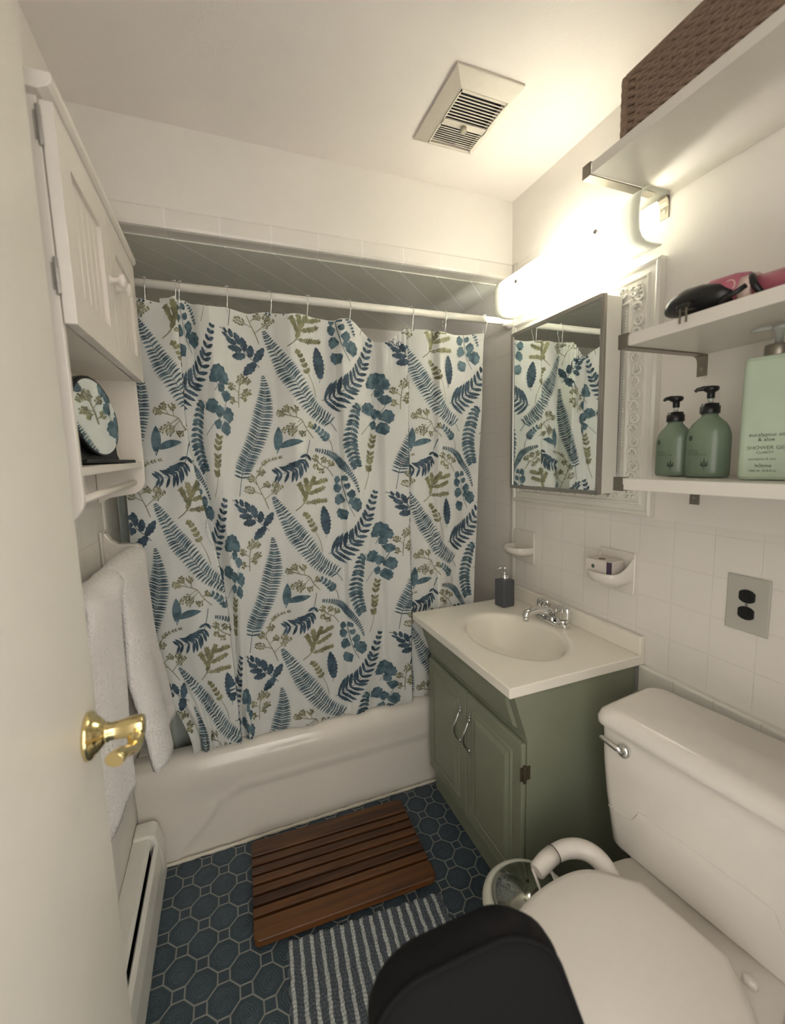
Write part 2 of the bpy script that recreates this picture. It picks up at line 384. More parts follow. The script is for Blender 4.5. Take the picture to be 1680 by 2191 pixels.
# ------------------------------------------------------------------ bathtub
def ap(z):      # apron / rim section: y as z rises
    if z < .27: return .0
    return 0
t_ = thing('bathtub', 'white enamel bathtub with a rounded rim and a panelled apron, under the fern curtain', 'bathtub', (.76, .02, 0))
def sst(x, a, b):
    t = min(1, max(0, (x-a)/(b-a))); return t*t*(3-2*t)
sec = [(.004, .012), (.004, .06)]+[(.004-.004*k/10, .06+.20*k/10) for k in range(1, 11)]
arc = [(.055-.055*math.cos(a), .305+.068*math.sin(a)) for a in [PI/2*k/12 for k in range(13)]]
sec2 = [(s_[0], s_[1]) for s_ in sec]
SEC = [(.009*(1-sst(z, .20, .30)), z) for z in [0]+[.012+.016*k for k in range(18)]]+arc+[(.085, .373), (.10, .366), (.108, .350), (.13, .15), (.16, .10)]
def tubp(x, i):
    y, z = SEC[int(i)]
    if z < .30 and y < .02:
        # panel: inner field set back; outline rises to .22 with a sloped left end
        top = .222+.010*(x-.65)
        lft = .11+.13*sst(z, .0, .17) + .10*sst(z, .17, .222)
        d1 = top-z; d2 = (x-lft)*.75
        dd = min(d1, d2)
        y += (.003*(1-sst(z, .23, .28))+.0)*sst(dd, -.010, .012) - .0065*math.exp(-(dd/.011)**2)
    return (x, y, z)
xs = [.0005+(W-.001)*k/150 for k in range(151)]
tb = MB().grid(tubp, xs, list(range(len(SEC))))
obj('apron', tb, M['tub'], t_)
ib = MB()
for (x0, x1, y0, y1, z0, z1) in ((.0005, .07, .085, .782, .30, .373), (W-.07, W-.0005, .085, .782, .30, .373), (.07, W-.07, .73, .782, .30, .373)):
    ib.box(x0, x1, y0, y1, z0, z1)
obj('rim', ib, M['tub'], t_, bevel=.012, seg=3)
bs = MB(); bs.grid(lambda a, b: (.07+(W-.14)*a, .12+.61*b, .35-.27*math.sin(min(1, min(a, 1-a)*7)*PI/2)*math.sin(min(1, min(b, 1-b)*5)*PI/2)), [k/30 for k in range(31)], [k/16 for k in range(17)])
obj('basin', bs, M['tub'], t_)
obj('caulk_line', MB().tube([(x/100*W*.99+.008, -.002+.001*math.sin(x*1.7), .004) for x in range(101)], [.0065+.001*math.sin(x*.9) for x in range(101)], 8), M['caulk'], t_)

# ------------------------------------------------------------------ shower curtain (fabric coordinates u, v -> place)
def lerpk(ks, x):
    if x <= ks[0][0]: return ks[0][1]
    for (a, p), (b, q) in zip(ks, ks[1:]):
        if x <= b: return p+(q-p)*(x-a)/(b-a)
    return ks[-1][1]
UP_ = [(.37, -.30), (.9, -.30), (1.1, -.31), (1.3, -.355), (1.5, -.375), (1.9, -.38)]
XP_ = [(.37, .350), (.9, .335), (1.1, .312), (1.3, .275), (1.5, .250), (1.9, .252)]
ZT = [(-.66,1.899),(-.57,1.903),(-.50,1.893),(-.45,1.913),(-.38,1.909),(-.30,1.915),(-.26,1.905),(-.20,1.896),(-.12,1.903),(-.05,1.893),(.013,1.902),(.08,1.894),(.148,1.902),(.22,1.893),(.30,1.899),(.325,1.885),(.36,1.860),(.39,1.838),(.42,1.823),(.44,1.828),(.47,1.852),(.50,1.880),(.57,1.897),(.63,1.893),(.70,1.887),(.78,1.879),(.85,1.887),(.91,1.893)]
DF = [(-.66,.004),(-.60,.0),(-.52,-.006),(-.46,-.012),(-.30,-.004),(-.27,.004),(-.19,-.008),(-.12,.002),(-.04,.010),(.03,.006),(.085,-.012),(.11,-.010),(.17,.006),(.25,.008),(.262,-.010),(.30,-.008),(.36,.006),(.405,.010),(.415,-.008),(.47,-.018),(.50,-.024),(.57,.020),(.61,.012),(.66,.004),(.695,.008),(.705,-.008),(.76,.0),(.84,.006),(.91,-.006)]
LP = .13
def sm3(ks, x, w): return (lerpk(ks, x-w)+2*lerpk(ks, x)+lerpk(ks, x+w))/4
def FAB(u, z):
    up = sm3(UP_, z, .05); xp = sm3(XP_, z, .05)
    if u < up-LP/2: x = xp-(up-LP/2-u)*.90
    elif u < up: x = xp-.050*(u-(up-LP/2))/(LP/2)
    elif u < up+LP/2: x = xp-.050+.058*(u-up)/(LP/2)
    elif u < -.12: x = xp+.008+(.394-xp-.008)*(u-(up+LP/2))/(-.12-(up+LP/2))
    else:
        xe = 1.33+.053*min(1.05, max(0, (z-.77)/1.11)) if z > .77 else 1.33-.10*(.77-z)
        x = lerpk([(-.12, .394), (.40, .914), (.50, 1.026), (.57, 1.040), (.91, xe)], u)
    y = .030+sm3(DF, u, .006)*(.45+.55*min(1, max(0, (z-.37)/1.4)))*1.9
    q = (u-up)/(LP/2)
    if -1 < q < 0: y += .009*sst(q, -1, -.85)+.003*(q+1)
    elif 0 <= q < 1: y += .012+.008*sst(q, 0, .15)
    elif 1 <= q < 2.2: y += .020*(1-sst(q, 1.0, 2.2))
    if -1.6 < q <= -1: y -= .006*sst(q, -1.6, -1)
    y += .004*math.sin(u*31+z*9)*(.4+.6*sst(z, 1.2, .5)) + .0025*math.sin(u*57-z*14)
    # gathers where the top edge sags between two rings
    g = math.exp(-((u-.50)/.07)**2)*sst(z, 1.70, 1.86); y += .004*g*math.sin(u*420)
    if z < .80 and u < -.40:                       # lower left corner drawn together over the rim
        f = sst(.80-z, 0, .42); a = sst(-.40-u, 0, .26)
        x += .105*f*a; y -= .020*f*a*abs(math.sin(u*60)); 
    if z < .40: y += (.40-z)*.25
    return (x, y, z)
def fab_pt(u, v, off):
    z = v+1.833
    p = Vector(FAB(u, z)); a = Vector(FAB(u+.003, z)); b = Vector(FAB(u, z+.003))
    n = (a-p).cross(b-p)
    if n.length < 1e-12: n = Vector((0,-1,0))
    n.normalize()
    return p+n*off
U0, U1, ZB = -.66, .91, .377
cur = MB()
us = [U0+(U1-U0)*k/420 for k in range(421)]
vs_ = [k/130 for k in range(131)]
cur.grid(lambda u, t: FAB(u, ZB+(lerpk(ZT, u)-ZB)*t), us, vs_)
CURTAIN_LABEL = ('white shower curtain printed with blue ferns, ginkgo leaves and olive sprigs', 'shower curtain')
hem = MB(); hem.grid(lambda u, t: tuple(fab_pt(u, lerpk(ZT, u)-1.833-.0005-.024*t, .0012+.0008*math.sin(t*PI))), us, [0, .5, 1])

PR = {k: MB() for k in ('navy', 'blue', 'teal', 'olive')}
LAY = {'olive': .0021, 'teal': .0023, 'navy': .0025, 'blue': .0027}
def emit(ink_, quad, lay=0):
    """quad/tri in fabric mm coords, clipped against the cloth; du,dv = repeat"""
    cu = sum(p[0] for p in quad)/len(quad); cv = sum(p[1] for p in quad)/len(quad)
    if cu < U0+.003 or cu > U1-.003: return
    z = cv+1.833
    if z < ZB+.003 or z > lerpk(ZT, cu)-.004: return
    up = lerpk(UP_, z)
    if abs(cu-up) < LP*.40: return                # hidden inside the deep pleat
    off = LAY[ink_]+lay
    mb = PR[ink_]
    mb.add([fab_pt(p[0], p[1], off) for p in quad], [tuple(range(len(quad)))], 0, True)
def strip(ink_, pts, wid, lay=0):
    n = len(pts)
    L_ = []; R_ = []
    for i, p in enumerate(pts):
        a = pts[max(0, i-1)]; b = pts[min(n-1, i+1)]; tx, ty = b[0]-a[0], b[1]-a[1]; l = math.hypot(tx, ty) or 1
        nx, ny = -ty/l, tx/l; w = wid[i] if isinstance(wid, list) else wid
        L_.append((p[0]+nx*w, p[1]+ny*w)); R_.append((p[0]-nx*w, p[1]-ny*w))
    for i in range(n-1): emit(ink_, [L_[i], R_[i], R_[i+1], L_[i+1]], lay)
def spline(P, n):
    out = []; k = len(P)-1
    for i in range(n+1):
        t = i/n*k; j = min(k-1, int(t)); f = t-j
        p0 = P[max(0, j-1)]; p1 = P[j]; p2 = P[j+1]; p3 = P[min(k, j+2)]
        out.append(tuple(.5*((2*p1[c])+(-p0[c]+p2[c])*f+(2*p0[c]-5*p1[c]+4*p2[c]-p3[c])*f*f+(-p0[c]+3*p1[c]-3*p2[c]+p3[c])*f**3) for c in (0, 1)))
    return out
def leaflet(ink_, b, ang, ln, w, bend=0, n=5, tip=.0, ser=0, lay=0):
    pts = []; x, y = b; a = ang
    for i in range(n+1):
        pts.append((x, y)); a = ang+bend*(i/n); x += math.cos(a)*ln/n; y += math.sin(a)*ln/n
    if ser: wd_ = [w*(math.sin(PI*min(1, (i/n)*.93+.07))**.7)*(1+(ser if i % 2 else -ser))+.0002 for i in range(n+1)]
    else: wd_ = [w*(math.sin(PI*min(1, (i/n)*.9+.1))**.8)+.0002 for i in range(n+1)]
    strip(ink_, pts, wd_, lay)
def fern(ink_, P, N, wf, lw, ang=70, bend=-.4, t0=.0, t1=.93, stem=.0011, n=5, ser=0):
    """P from tip to base; leaflets lean towards the tip"""
    sp = spline(P, N*3)
    strip(ink_, sp, [stem*(.4+.6*i/len(sp)) for i in range(len(sp))], .0002)
    for k in range(N):
        t = t0+(t1-t0)*(k+.5)/N; i = min(len(sp)-2, int(t*(len(sp)-1))); p = sp[i]; q = sp[i+1]
        dr = math.atan2(p[1]-q[1], p[0]-q[0]); w = wf(t)
        for s_ in (1, -1):
            leaflet(ink_, p, dr+s_*math.radians(ang), w, lw*(.5+.5*min(1, w/.02)), -s_*bend, n, ser=ser)
def fan(ink_, b, tip, spread=.62):
    dx, dy = tip[0]-b[0], tip[1]-b[1]; r = math.hypot(dx, dy)*.98; a0 = math.atan2(dy, dx); n = 18
    for i in range(n):
        a = a0-spread*1.25+2.5*spread*i/n; a2 = a0-spread*1.25+2.5*spread*(i+1)/n
        def rr(an, k): 
            e = (an-a0)/spread/1.25
            return r*(1.02-.26*e*e+.035*math.cos(e*13))
        f0 = [(b[0]+math.cos(a)*rr(a, 0)*f, b[1]+math.sin(a)*rr(a, 0)*f) for f in (.12, .4, .62, .82, 1)]
        f1 = [(b[0]+math.cos(a2)*rr(a2, 0)*f, b[1]+math.sin(a2)*rr(a2, 0)*f) for f in (.12, .4, .62, .82, 1)]
        for j in range(4): emit(ink_, [f0[j], f1[j], f1[j+1], f0[j+1]])
def dot(ink_, c, r):
    emit(ink_, [(c[0]+r*math.cos(PI/3*k), c[1]+r*math.sin(PI/3*k)) for k in range(6)], .0003)
def twig(ink_, stem, br, berries=True, w=.0010, leaf=None, rnd=None):
    strip(ink_, spline(stem, 10), w)
    ends = [(b[0], b[1], b[2], b[3]) for b in br]+[(stem[-2][0], stem[-2][1], stem[-1][0], stem[-1][1])]
    for (a, b, c, d) in ends:
        strip(ink_, [(a, b), ((a+c)/2, (b+d)/2+.0015), (c, d)], w*.8)
        base = math.atan2(d-b, c-a); ln = math.hypot(c-a, d-b)
        m_ = 5 if ln > .03 else 4
        for k in range(m_+1):
            f = .45+.55*k/m_; px, py = a+(c-a)*f, b+(d-b)*f
            for s_ in (1, -1):
                if k == m_ and s_ == 1: an = base
                else: an = base+s_*rnd.uniform(.5, .95)
                l2 = rnd.uniform(.010, .016)*(.7 if k == m_ else 1)
                e = (px+math.cos(an)*l2, py+math.sin(an)*l2)
                if leaf: leaflet(ink_, (px, py), an, l2*leaf, .0028, .3*s_, 3)
                else: strip(ink_, [(px, py), e], w*.6)
                if berries: dot(ink_, e, .0033)
K = .001
def sc(l): return [tuple(c*K for c in p) for p in l]
LONG=[(-1,5),(11,-20),(30,-55),(53,-99),(72,-133),(94,-163),(120,-206),(147,-245),(179,-273),(215,-297),(242,-334)]
UPF=[(-11,-143),(-8,-198),(-15,-257),(-31,-317),(-54,-377),(-80,-429),(-100,-476),(-115,-557)]
BROAD=[(386,9),(369,-37),(345,-96),(312,-147),(272,-185),(228,-211),(191,-222)]
GA=[(293,-84),(269,-36),(259,12),(252,58)]; GAL=[(252,54,225,60),(252,54,269,68),(255,31,221,22),(257,39,278,29),(263,-24,225,-11),(262,4,298,-2),(267,-32,291,-22),(275,-45,325,-36),(270,-60,233,-82)]
SPRIG=[(103,-62),(113,-69),(126,-95),(140,-126),(159,-169),(169,-213)]
CYP=[(73,-48),(102,-23),(117,16),(114,62)]; CYPB=[(102,-23,186,-17),(110,-4,90,48),(115,12,146,68),(117,8,180,29),(133,44,190,57)]
DENSE=[(309,-466),(299,-436),(289,-393),(289,-351),(300,-301),(313,-255),(333,-235)]
GB=[(331,-347),(374,-304),(402,-283),(427,-235)]; GBL=[(375,-279,354,-229),(388,-292,396,-249),(402,-285,453,-276),(420,-240,432,-201),(367,-304,399,-315),(391,-330,437,-321)]
FANS=[(395,-177,368,-145),(395,-177,403,-116),(395,-177,436,-146),(395,-177,416,-202)]
BT1=[(472,-254),(475,-204),(485,-153)]; BT1B=[(475,-204,449,-184),(480,-179,504,-163),(472,-239,455,-231),(475,-213,503,-199),(475,-222,488,-221)]
BT2=[(150,-357),(122,-322),(108,-294),(76,-282),(37,-271)]; BT2B=[(108,-294,52,-330),(111,-302,73,-338),(122,-322,139,-314),(76,-282,58,-255),(92,-286,89,-258),(130,-330,109,-342)]
TW14=[(156,-316),(180,-334),(200,-355),(216,-372),(223,-405)]
ARC=[(158,-400),(202,-411),(235,-430),(252,-453),(273,-480),(298,-519),(316,-566)]
DIAG=[(135,-365),(117,-429),(95,-457),(66,-477),(17,-487)]
PLANT=[(384,-354),(373,-395),(367,-438),(361,-472),(360,-500),(340,-554)]
GS=[(35,-424),(-15,-437),(-38,-460)]
BY=[(-18,-39),(-30,-3),(-48,39),(-57,73),(-36,96)]; BYB=[(-30,-3,27,40),(-37,14,-87,37),(-44,35,-19,50),(-55,52,-73,73),(-1,21,9,49)]
CL=[(-152,3),(-117,-9),(-85,-36),(-65,-73),(-37,-98),(-21,-116)]
CLL=[(-37,-98,-3,-53,15),(-51,-83,-45,-45,14),(-65,-65,-73,-20,13),(-82,-44,-95,-7,11),(-66,-80,-107,-83,15),(-76,-62,-120,-54,12),(-93,-44,-125,-28,10),(-33,-101,-75,-142,17),(-107,-23,-112,3,8),(-124,-13,-134,5,6),(-114,-27,-142,-11,6)]
BT3=[(220,-499),(199,-469),(174,-455),(154,-430)]; BT3B=[(199,-469,213,-452),(191,-464,178,-476),(174,-455,188,-439),(166,-447,157,-459)]
PU, PV = .570, .570
for iu in (-2, -1, 0, 1, 2):
    for iv in (-1, 0, 1, 2, 3):
        rnd = random.Random(5)
        T = lambda l, iu=iu, iv=iv: [(p[0]*K+iu*PU, p[1]*K-iv*PV) for p in l]
        T4 = lambda l, iu=iu, iv=iv: [(p[0]*K+iu*PU, p[1]*K-iv*PV, p[2]*K+iu*PU, p[3]*K-iv*PV) for p in l]
        us_ = [p[0] for p in T(LONG+BROAD+CL)]
        if min(us_) > U1 or max(us_)+.1 < U0: continue
        fern('blue', T(LONG), 38, lambda t: .004+.035*min(1, t/.42)**.8-.013*max(0, t-.55)/.45, .0029, 70, -.45, .01, .93)
        fern('blue', T(UPF), 42, lambda t: .003+.034*min(1, t/.33)**.85-.009*max(0, t-.5)/.5, .0029, 72, -.25, .005, .90)
        fern('navy', T(BROAD), 15, lambda t: .010+.066*t**1.0, .0062, 60, .35, .03, .97, n=9, ser=.12)
        fern('blue', T(DENSE), 17, lambda t: .012+.019*math.sin(PI*min(1, t*.9+.1))**.6, .0062, 74, .35, .02, .95, n=6)
        fern('blue', T(ARC), 30, lambda t: .006+.011*math.sin(PI*min(1, t*1.0+.02)), .0036, 62, -.1, .0, .99, n=3)
        D_ = T(DIAG)[::-1]
        fern('navy', D_, 10, lambda t: .012+.032*math.sin(PI*min(1, t*.85+.15)), .0050, 58, .3, .0, .86, n=6)
        fern('teal', T(TW14), 5, lambda t: .014+.014*t, .0062, 58, .3, .0, .7, n=6)
        fern('olive', T(SPRIG), 6, lambda t: .009+.015*t, .0064, 48, .25, .02, .72, n=6)
        fern('olive', T(PLANT), 8, lambda t: .011+.013*math.sin(PI*min(1, t*.8+.25)), .0060, 46, .2, .0, .78, n=6)
        fern('olive', T(GS), 8, lambda t: .008+.007*t, .0022, 40, .2, .0, .85, n=3)
        strip('teal', spline(T(GA), 12), .0010); strip('teal', spline(T(GB), 12), .0010)
        for a, b, c, d_ in T4(GAL): fan('teal', (a, b), (c, d_), .66)
        for a, b, c, d_ in T4(GBL): fan('teal', (a, b), (c, d_), .62)
        strip('teal', T([(379, -201), (390, -190), (395, -177)]), .0009)
        for a, b, c, d_ in T4(FANS): fan('teal', (a, b), (c, d_), .60)
        # small serrated leaf
        b_ = T([(189, -146)])[0]; leaflet('navy', b_, math.atan2(105, -9), .110, .0190, .05, 16, ser=.12)
        strip('navy', T([(184, -160), (189, -144)]), .0008)
        # two-leaf shoot
        b_ = T([(22, -398)])[0]; leaflet('teal', b_, math.atan2(76, 14), .082, .0155, .15, 8)
        b_ = T([(34, -388)])[0]; leaflet('teal', b_, math.atan2(30, 62), .080, .0120, -.5, 8)
        strip('teal', T([(22, -412), (22, -396)]), .0012); strip('teal', T([(22, -410), (34, -388)]), .0012)
        # leaf cluster
        strip('navy', spline(T(CL), 14), .0011)
        for a, b, c, d_, w in [(p[0], p[1], p[2], p[3], q[4]) for p, q in zip(T4(CLL), CLL)]:
            leaflet('navy', (a, b), math.atan2(d_-b, c-a), math.hypot(c-a, d_-b)*1.05, w*K*.86, .1, 8, ser=.13)
        twig('olive', T(CYP), T4(CYPB), False, .0016, 1.0, rnd)
        for q in T4(CYPB+[(102,-23,117,16), (117,16,114,62)]):
            for k_ in range(9):
                f = .12+.1*k_
                for g_ in (1, -1): leaflet('olive', (q[0]+(q[2]-q[0])*f, q[1]+(q[3]-q[1])*f), math.atan2(q[3]-q[1], q[2]-q[0])+g_*.65, rnd.uniform(.010, .017), .0021, -.3*g_, 3)
        twig('olive', T(BT1), T4(BT1B), True, .0012, None, rnd)
        twig('olive', T(BT2), T4(BT2B), True, .0013, None, rnd)
        twig('olive', T(BY), T4(BYB), True, .0013, None, rnd)
        twig('olive', T(BT3), T4(BT3B), True, .0012, None, rnd)
for k, nm in (('navy', 'ink_navy'), ('blue', 'ink_blue'), ('teal', 'ink_teal'), ('olive', 'ink_olive')):
    cur.add(PR[k].v, PR[k].f, 1+('ink_navy', 'ink_blue', 'ink_teal', 'ink_olive').index(nm), True)
curtain = tag(obj('shower_curtain', cur, [M['cloth'], M['ink_navy'], M['ink_blue'], M['ink_teal'], M['ink_olive']], org=(.7, .03, .37)), *CURTAIN_LABEL)
obj('top_hem', hem, M['cloth'], curtain)

# liner edge at the left inside the tub
ln_ = MB(); ln_.grid(lambda a, z: (.012+.30*a, .137+.010*math.sin(a*30), z), [k/60 for k in range(61)], [.30+1.50*k/10 for k in range(11)])
tag(obj('shower_liner', ln_, M['liner'], org=(.1, .137, .3), sol=.001), 'translucent plastic liner hanging behind the left edge of the fern curtain', 'shower liner')

# rod and rings
rod = thing('curtain_rod', 'white tension rod holding the fern shower curtain across the tub', 'curtain rod', (.76, .03, 1.950))
obj('pole', MB().lathe([(.0135, .02), (.0135, 1.5)], (0, .03, 1.950), 'x', 24), M['white'], rod)
for x0, x1 in ((.001, .03), (W-.001, W-.03)):
    s_ = 1 if x1 > x0 else -1
    obj('end_flange', MB().lathe([(.028, x0), (.028, x0+s_*.010), (.021, x0+s_*.018), (.0175, x0+s_*.030), (.0175, x0+s_*.040)], (0, .03, 1.950), 'x', 28), M['white'], rod)
ringx = [.165, .247, .264, .402, .538, .668, .818, 1.062, 1.210, 1.392]
rl = ['curtain ring nearest the wall cabinet', 'left one of the pair of close-set curtain rings', 'right one of the pair of close-set curtain rings',
      'chrome curtain ring, first to the right of the close-set pair', 'chrome curtain ring, second to the right of the close-set pair', 'chrome curtain ring above the cypress-like sprig, third right of the pair',
      'chrome curtain ring just left of the sagging curtain edge', 'chrome curtain ring just right of the sagging curtain edge', 'chrome curtain ring, second from the light fixture end', 'chrome curtain ring closest to the right wall, holding the curtain corner']
for i, x in enumerate(ringx):
    zt = 1.898-(.008 if i > 6 else 0)
    pts = []
    for k in range(29):
        a = 2*PI*k/28
        hgt = (1.9665-(zt-.012))/2; cz = (1.9665+(zt-.012))/2
        yy = .016*math.sin(a)*(1.1 if math.cos(a) > 0 else .75)
        pts.append((x+.003*math.cos(a)+(.004*math.sin(i*2.1)), .03+yy, cz+hgt*math.cos(a)))
    mb = MB().tube(pts[:-1], .0013, 6, closed=True)
    for k in (-1, 0, 1): mb.ball((x+.004*k, .03-.002*k, 1.968), .0028, 8)
    tag(obj('curtain_ring', mb, M['chrome'], org=(x, .03, zt)), rl[i], 'curtain ring', 'curtain rings on the white rod')

# ------------------------------------------------------------------ left wall cabinet
cb = thing('wall_cabinet', 'white two-door wall cabinet with an open niche and towel rail, on the left wall', 'cabinet', (.0, -.355, 1.33))
cy0, cy1, cx = -.680, -.032, .128
sd_ = [(0.001, 1.958), (cx, 1.958), (cx, 1.385)]+[(cx-.050+.050*math.cos(a), 1.362-.0+.045*math.sin(a)-.02) for a in [-PI/2*k/8+.0 for k in range(0, 9)]]+[(.03, 1.29), (.001, 1.275)]
for y0 in (cy0, cy1-.015):
    obj('side_panel', MB().prism(sd_, 'y', y0, y0+.015), M['cabwhite'], cb, bevel=.0015)
obj('back_panel', MB().box(.001, .007, cy0+.015, cy1-.015, 1.395, 1.958), M['cabwhite'], cb)
obj('shelf', MB().box(.007, cx-.003, cy0+.015, cy1-.015, 1.381, 1.396), M['cabwhite'], cb, bevel=.001)
obj('bottom_panel', MB().box(.007, cx-.003, cy0+.015, cy1-.015, 1.632, 1.646), M['cabwhite'], cb, bevel=.001)
obj('top_moulding', MB().prism([(.001, 1.958), (cx+.006, 1.958), (cx+.020, 1.964), (cx+.026, 1.971), (cx+.026, 1.983), (.001, 1.983)], 'y', cy0-.016, cy1+.012), M['cabwhite'], cb, bevel=.0015)
obj('towel_rail', MB().lathe([(.0085, cy0+.012), (.0085, cy1-.012)], (.098, 0, 1.334), 'y', 20), M['cabwhite'], cb)
def cdoor(a, b, knob_y, ajar=0):
    g = MB(); x0, x1 = cx+.002, cx+.020; z0, z1 = 1.630, 1.954; fr = .062
    g.box(x0, x1, a, a+fr, z0, z1); g.box(x0, x1, b-fr, b, z0, z1); g.box(x0, x1, a+fr, b-fr, z0, z0+fr); g.box(x0, x1, a+fr, b-fr, z1-fr, z1)
    n_ = 5
    for k in range(n_):
        w_ = (b-a-2*fr)/n_; g.prism([(x0+.002, a+fr+w_*k), (x0+.009, a+fr+w_*k+.0005), (x0+.0105, a+fr+w_*k+.003), (x0+.0105, a+fr+w_*(k+1)-.003), (x0+.009, a+fr+w_*(k+1)-.0005), (x0+.002, a+fr+w_*(k+1))], 'z', z0+fr, z1-fr)
    d_ = obj('cabinet_door', g, M['cabwhite'], cb, bevel=.0012)
    kn = MB().lathe([(.010, cx+.020), (.010, cx+.022), (.0055, cx+.025), (.0055, cx+.037), (.014, cx+.041), (.0155, cx+.046), (.013, cx+.050), (.004, cx+.052)], (0, knob_y, 1.80), 'x', 24)
    obj('knob', kn, M['cabwhite'], d_)
    return d_
mid = (cy0+cy1)/2
cdoor(cy0+.002, mid-.002, mid-.030); cdoor(mid+.002, cy1-.002, mid+.030)
for z in (1.915, 1.70):
    hg = MB().lathe([(.0030, z-.028), (.0036, z-.026), (.0036, z+.026), (.0030, z+.028)], (cx+.001, cy0-.0028, 0), 'z', 12).box(cx-.006, cx+.0, cy0-.0025, cy0-.0005, z-.02, z+.02)
    for dz in (-.012, .012): hg.lathe([(.0039, z+dz-.0006), (.0039, z+dz+.0006)], (cx+.001, cy0-.0028, 0), 'z', 12)
    obj('hinge', hg, M['hinge'], cb, label='steel barrel hinge')
cb.rotation_euler = (math.radians(1.3), 0, 0)
# round mirror in the niche
rm = thing('tabletop_mirror', 'round cosmetic mirror on a black stand in the wall cabinet niche', 'mirror', (.07, -.30, 1.397))
mc = (.082, -.335, 1.507); mr = .088
ax = Vector((.94, -.26, .10)).normalized(); e1 = Vector((0,0,1)).cross(ax).normalized(); e2 = ax.cross(e1)
def disk(mb, r0, r1, h0, h1, n=48):
    c0 = Vector(mc)
    vs = [c0+ax*h0+(e1*math.cos(2*PI*i/n)+e2*math.sin(2*PI*i/n))*r0 for i in range(n)]+[c0+ax*h1+(e1*math.cos(2*PI*i/n)+e2*math.sin(2*PI*i/n))*r1 for i in range(n)]
    mb.add(vs, [(i, (i+1) % n, n+(i+1) % n, n+i) for i in range(n)], 0, True); mb.add(vs, [tuple(range(n)), tuple(range(n, 2*n))], 0)
g = MB(); disk(g, mr+.004, mr+.004, -.008, .001); obj('mirror_frame', g, M['black'], rm, bevel=.001)
g = MB(); g.grid(lambda r, a: tuple(Vector(mc)+ax*(.0012+.0008*(r/mr)**2)+(e1*math.cos(a)+e2*math.sin(a))*r), [mr*(.001+.998*k/20) for k in range(21)], [2*PI*k/64 for k in range(65)])
obj('mirror_glass', g, M['mirror'], rm)
stp = [(-.112, -.1105), (.112, -.1105), (.108, -.100), (.097, -.085), (.094, -.060), (.096, 0)]+[(.096*math.cos(a), .096*math.sin(a)) for a in [PI*k/12 for k in range(1, 12)]]+[(-.096, 0), (-.094, -.060), (-.097, -.085), (-.108, -.100)]
sv = [Vector(mc)+ax*o_+e1*a+Vector((0, 0, b)) for o_ in (-.030, -.009) for a, b in stp]; ns = len(stp)
obj('stand', MB().add(sv, [(i, (i+1) % ns, ns+(i+1) % ns, ns+i) for i in range(ns)]+[tuple(range(ns)), tuple(range(ns, 2*ns))]), M['black'], rm, bevel=.002)
sv = [Vector(mc)+ax*o_+e1*a+Vector((0, 0, b)) for o_ in (-.030, .030) for a, b in ((-.112, -.1105), (.112, -.1105), (.106, -.103), (-.106, -.103))]
obj('stand_base', MB().add(sv, [(0,1,2,3), (4,5,6,7), (0,1,5,4), (1,2,6,5), (2,3,7,6), (3,0,4,7)]), M['black'], rm, bevel=.002)

# towel holder and towel
tr_ = thing('towel_holder', 'white ceramic towel holder on the left wall below the wall cabinet', 'towel bar', (.0, -.35, 1.125))
for yb in (-.040, -.700):
    hp = MB(); k = 12
    for (y0, y1) in ((yb-.016, yb+.016),):
        prof = [(.0005, 1.195), (.010, 1.192), (.020, 1.172), (.040, 1.157), (.088, 1.152), (.100, 1.145), (.104, 1.128), (.098, 1.106), (.085, 1.098), (.070, 1.100), (.040, 1.090), (.015, 1.070), (.0005, 1.066)]
        hp.prism(prof, 'y', y0, y1)
    hp.box(.0005, .007, yb-.045, yb+.045, 1.060, 1.200)
    obj('bracket', hp, M['ceramic'], tr_, bevel=.005, seg=3)
dbar = MB().prism([(.084, 1.114), (.095, 1.125), (.084, 1.136), (.073, 1.125)], 'y', -.69, -.05)
obj('bar', dbar, M['nickel'], tr_)
def towel(y0, y1, xf, zb, amp, seed, back_z, yshift=0, xtop=0.):
    r_ = random.Random(seed); ph = [r_.uniform(0, 6) for _ in range(4)]
    path = []
    for k in range(8): path.append((.056-.012*(1-k/8), back_z+(1.118-back_z)*k/8))
    for k in range(9):
        a = PI-PI*k/8; path.append((.084+.028*math.cos(a), 1.122+.026*math.sin(a)))
    for k in range(1, 27):
        t = k/26; path.append((.112+(xf-.112)*t**1.2, 1.118-(1.118-zb)*t))
    def fn(i, v):
        x, z = path[int(i)]; t = max(0, (1.12-z)/(1.12-zb)); front = i > 16
        y = y0+(y1-y0)*v
        c = (v-.5)*2
        x2 = x
        if front:
            x2 += amp*t*(math.sin(v*5.5+ph[0])*.6+math.sin(v*11+ph[1])*.25)
            x2 -= .035*abs(c)**5*min(1, t*2)
            y += yshift*t**1.5
        else: x2 += .003*math.sin(v*9)
        z2 = z+.006*math.sin(v*7+ph[2])*t
        return (max(.012, x2), y+.006*math.sin(z*23+ph[3]), z2)
    g = MB().grid(fn, list(range(len(path))), [k/40 for k in range(41)])
    return g
tg = towel(-.40, -.095, .160, .600, .022, 3, .75, .035)
tg2 = towel(-.665, -.418, .100, .650, .010, 5, .70, .0)
tag(obj('bath_towel', tg, M['towel'], org=(.09, -.38, .6), sol=.016, bevel=0), 'thick white terry towel flaring out towards the tub, right one on the towel holder', 'towel', 'white towels on the ceramic holder')
tag(obj('bath_towel', tg2, M['towel'], org=(.09, -.53, .65), sol=.016), 'white terry towel hanging closest to the door edge, left one on the towel holder', 'towel', 'white towels on the ceramic holder')

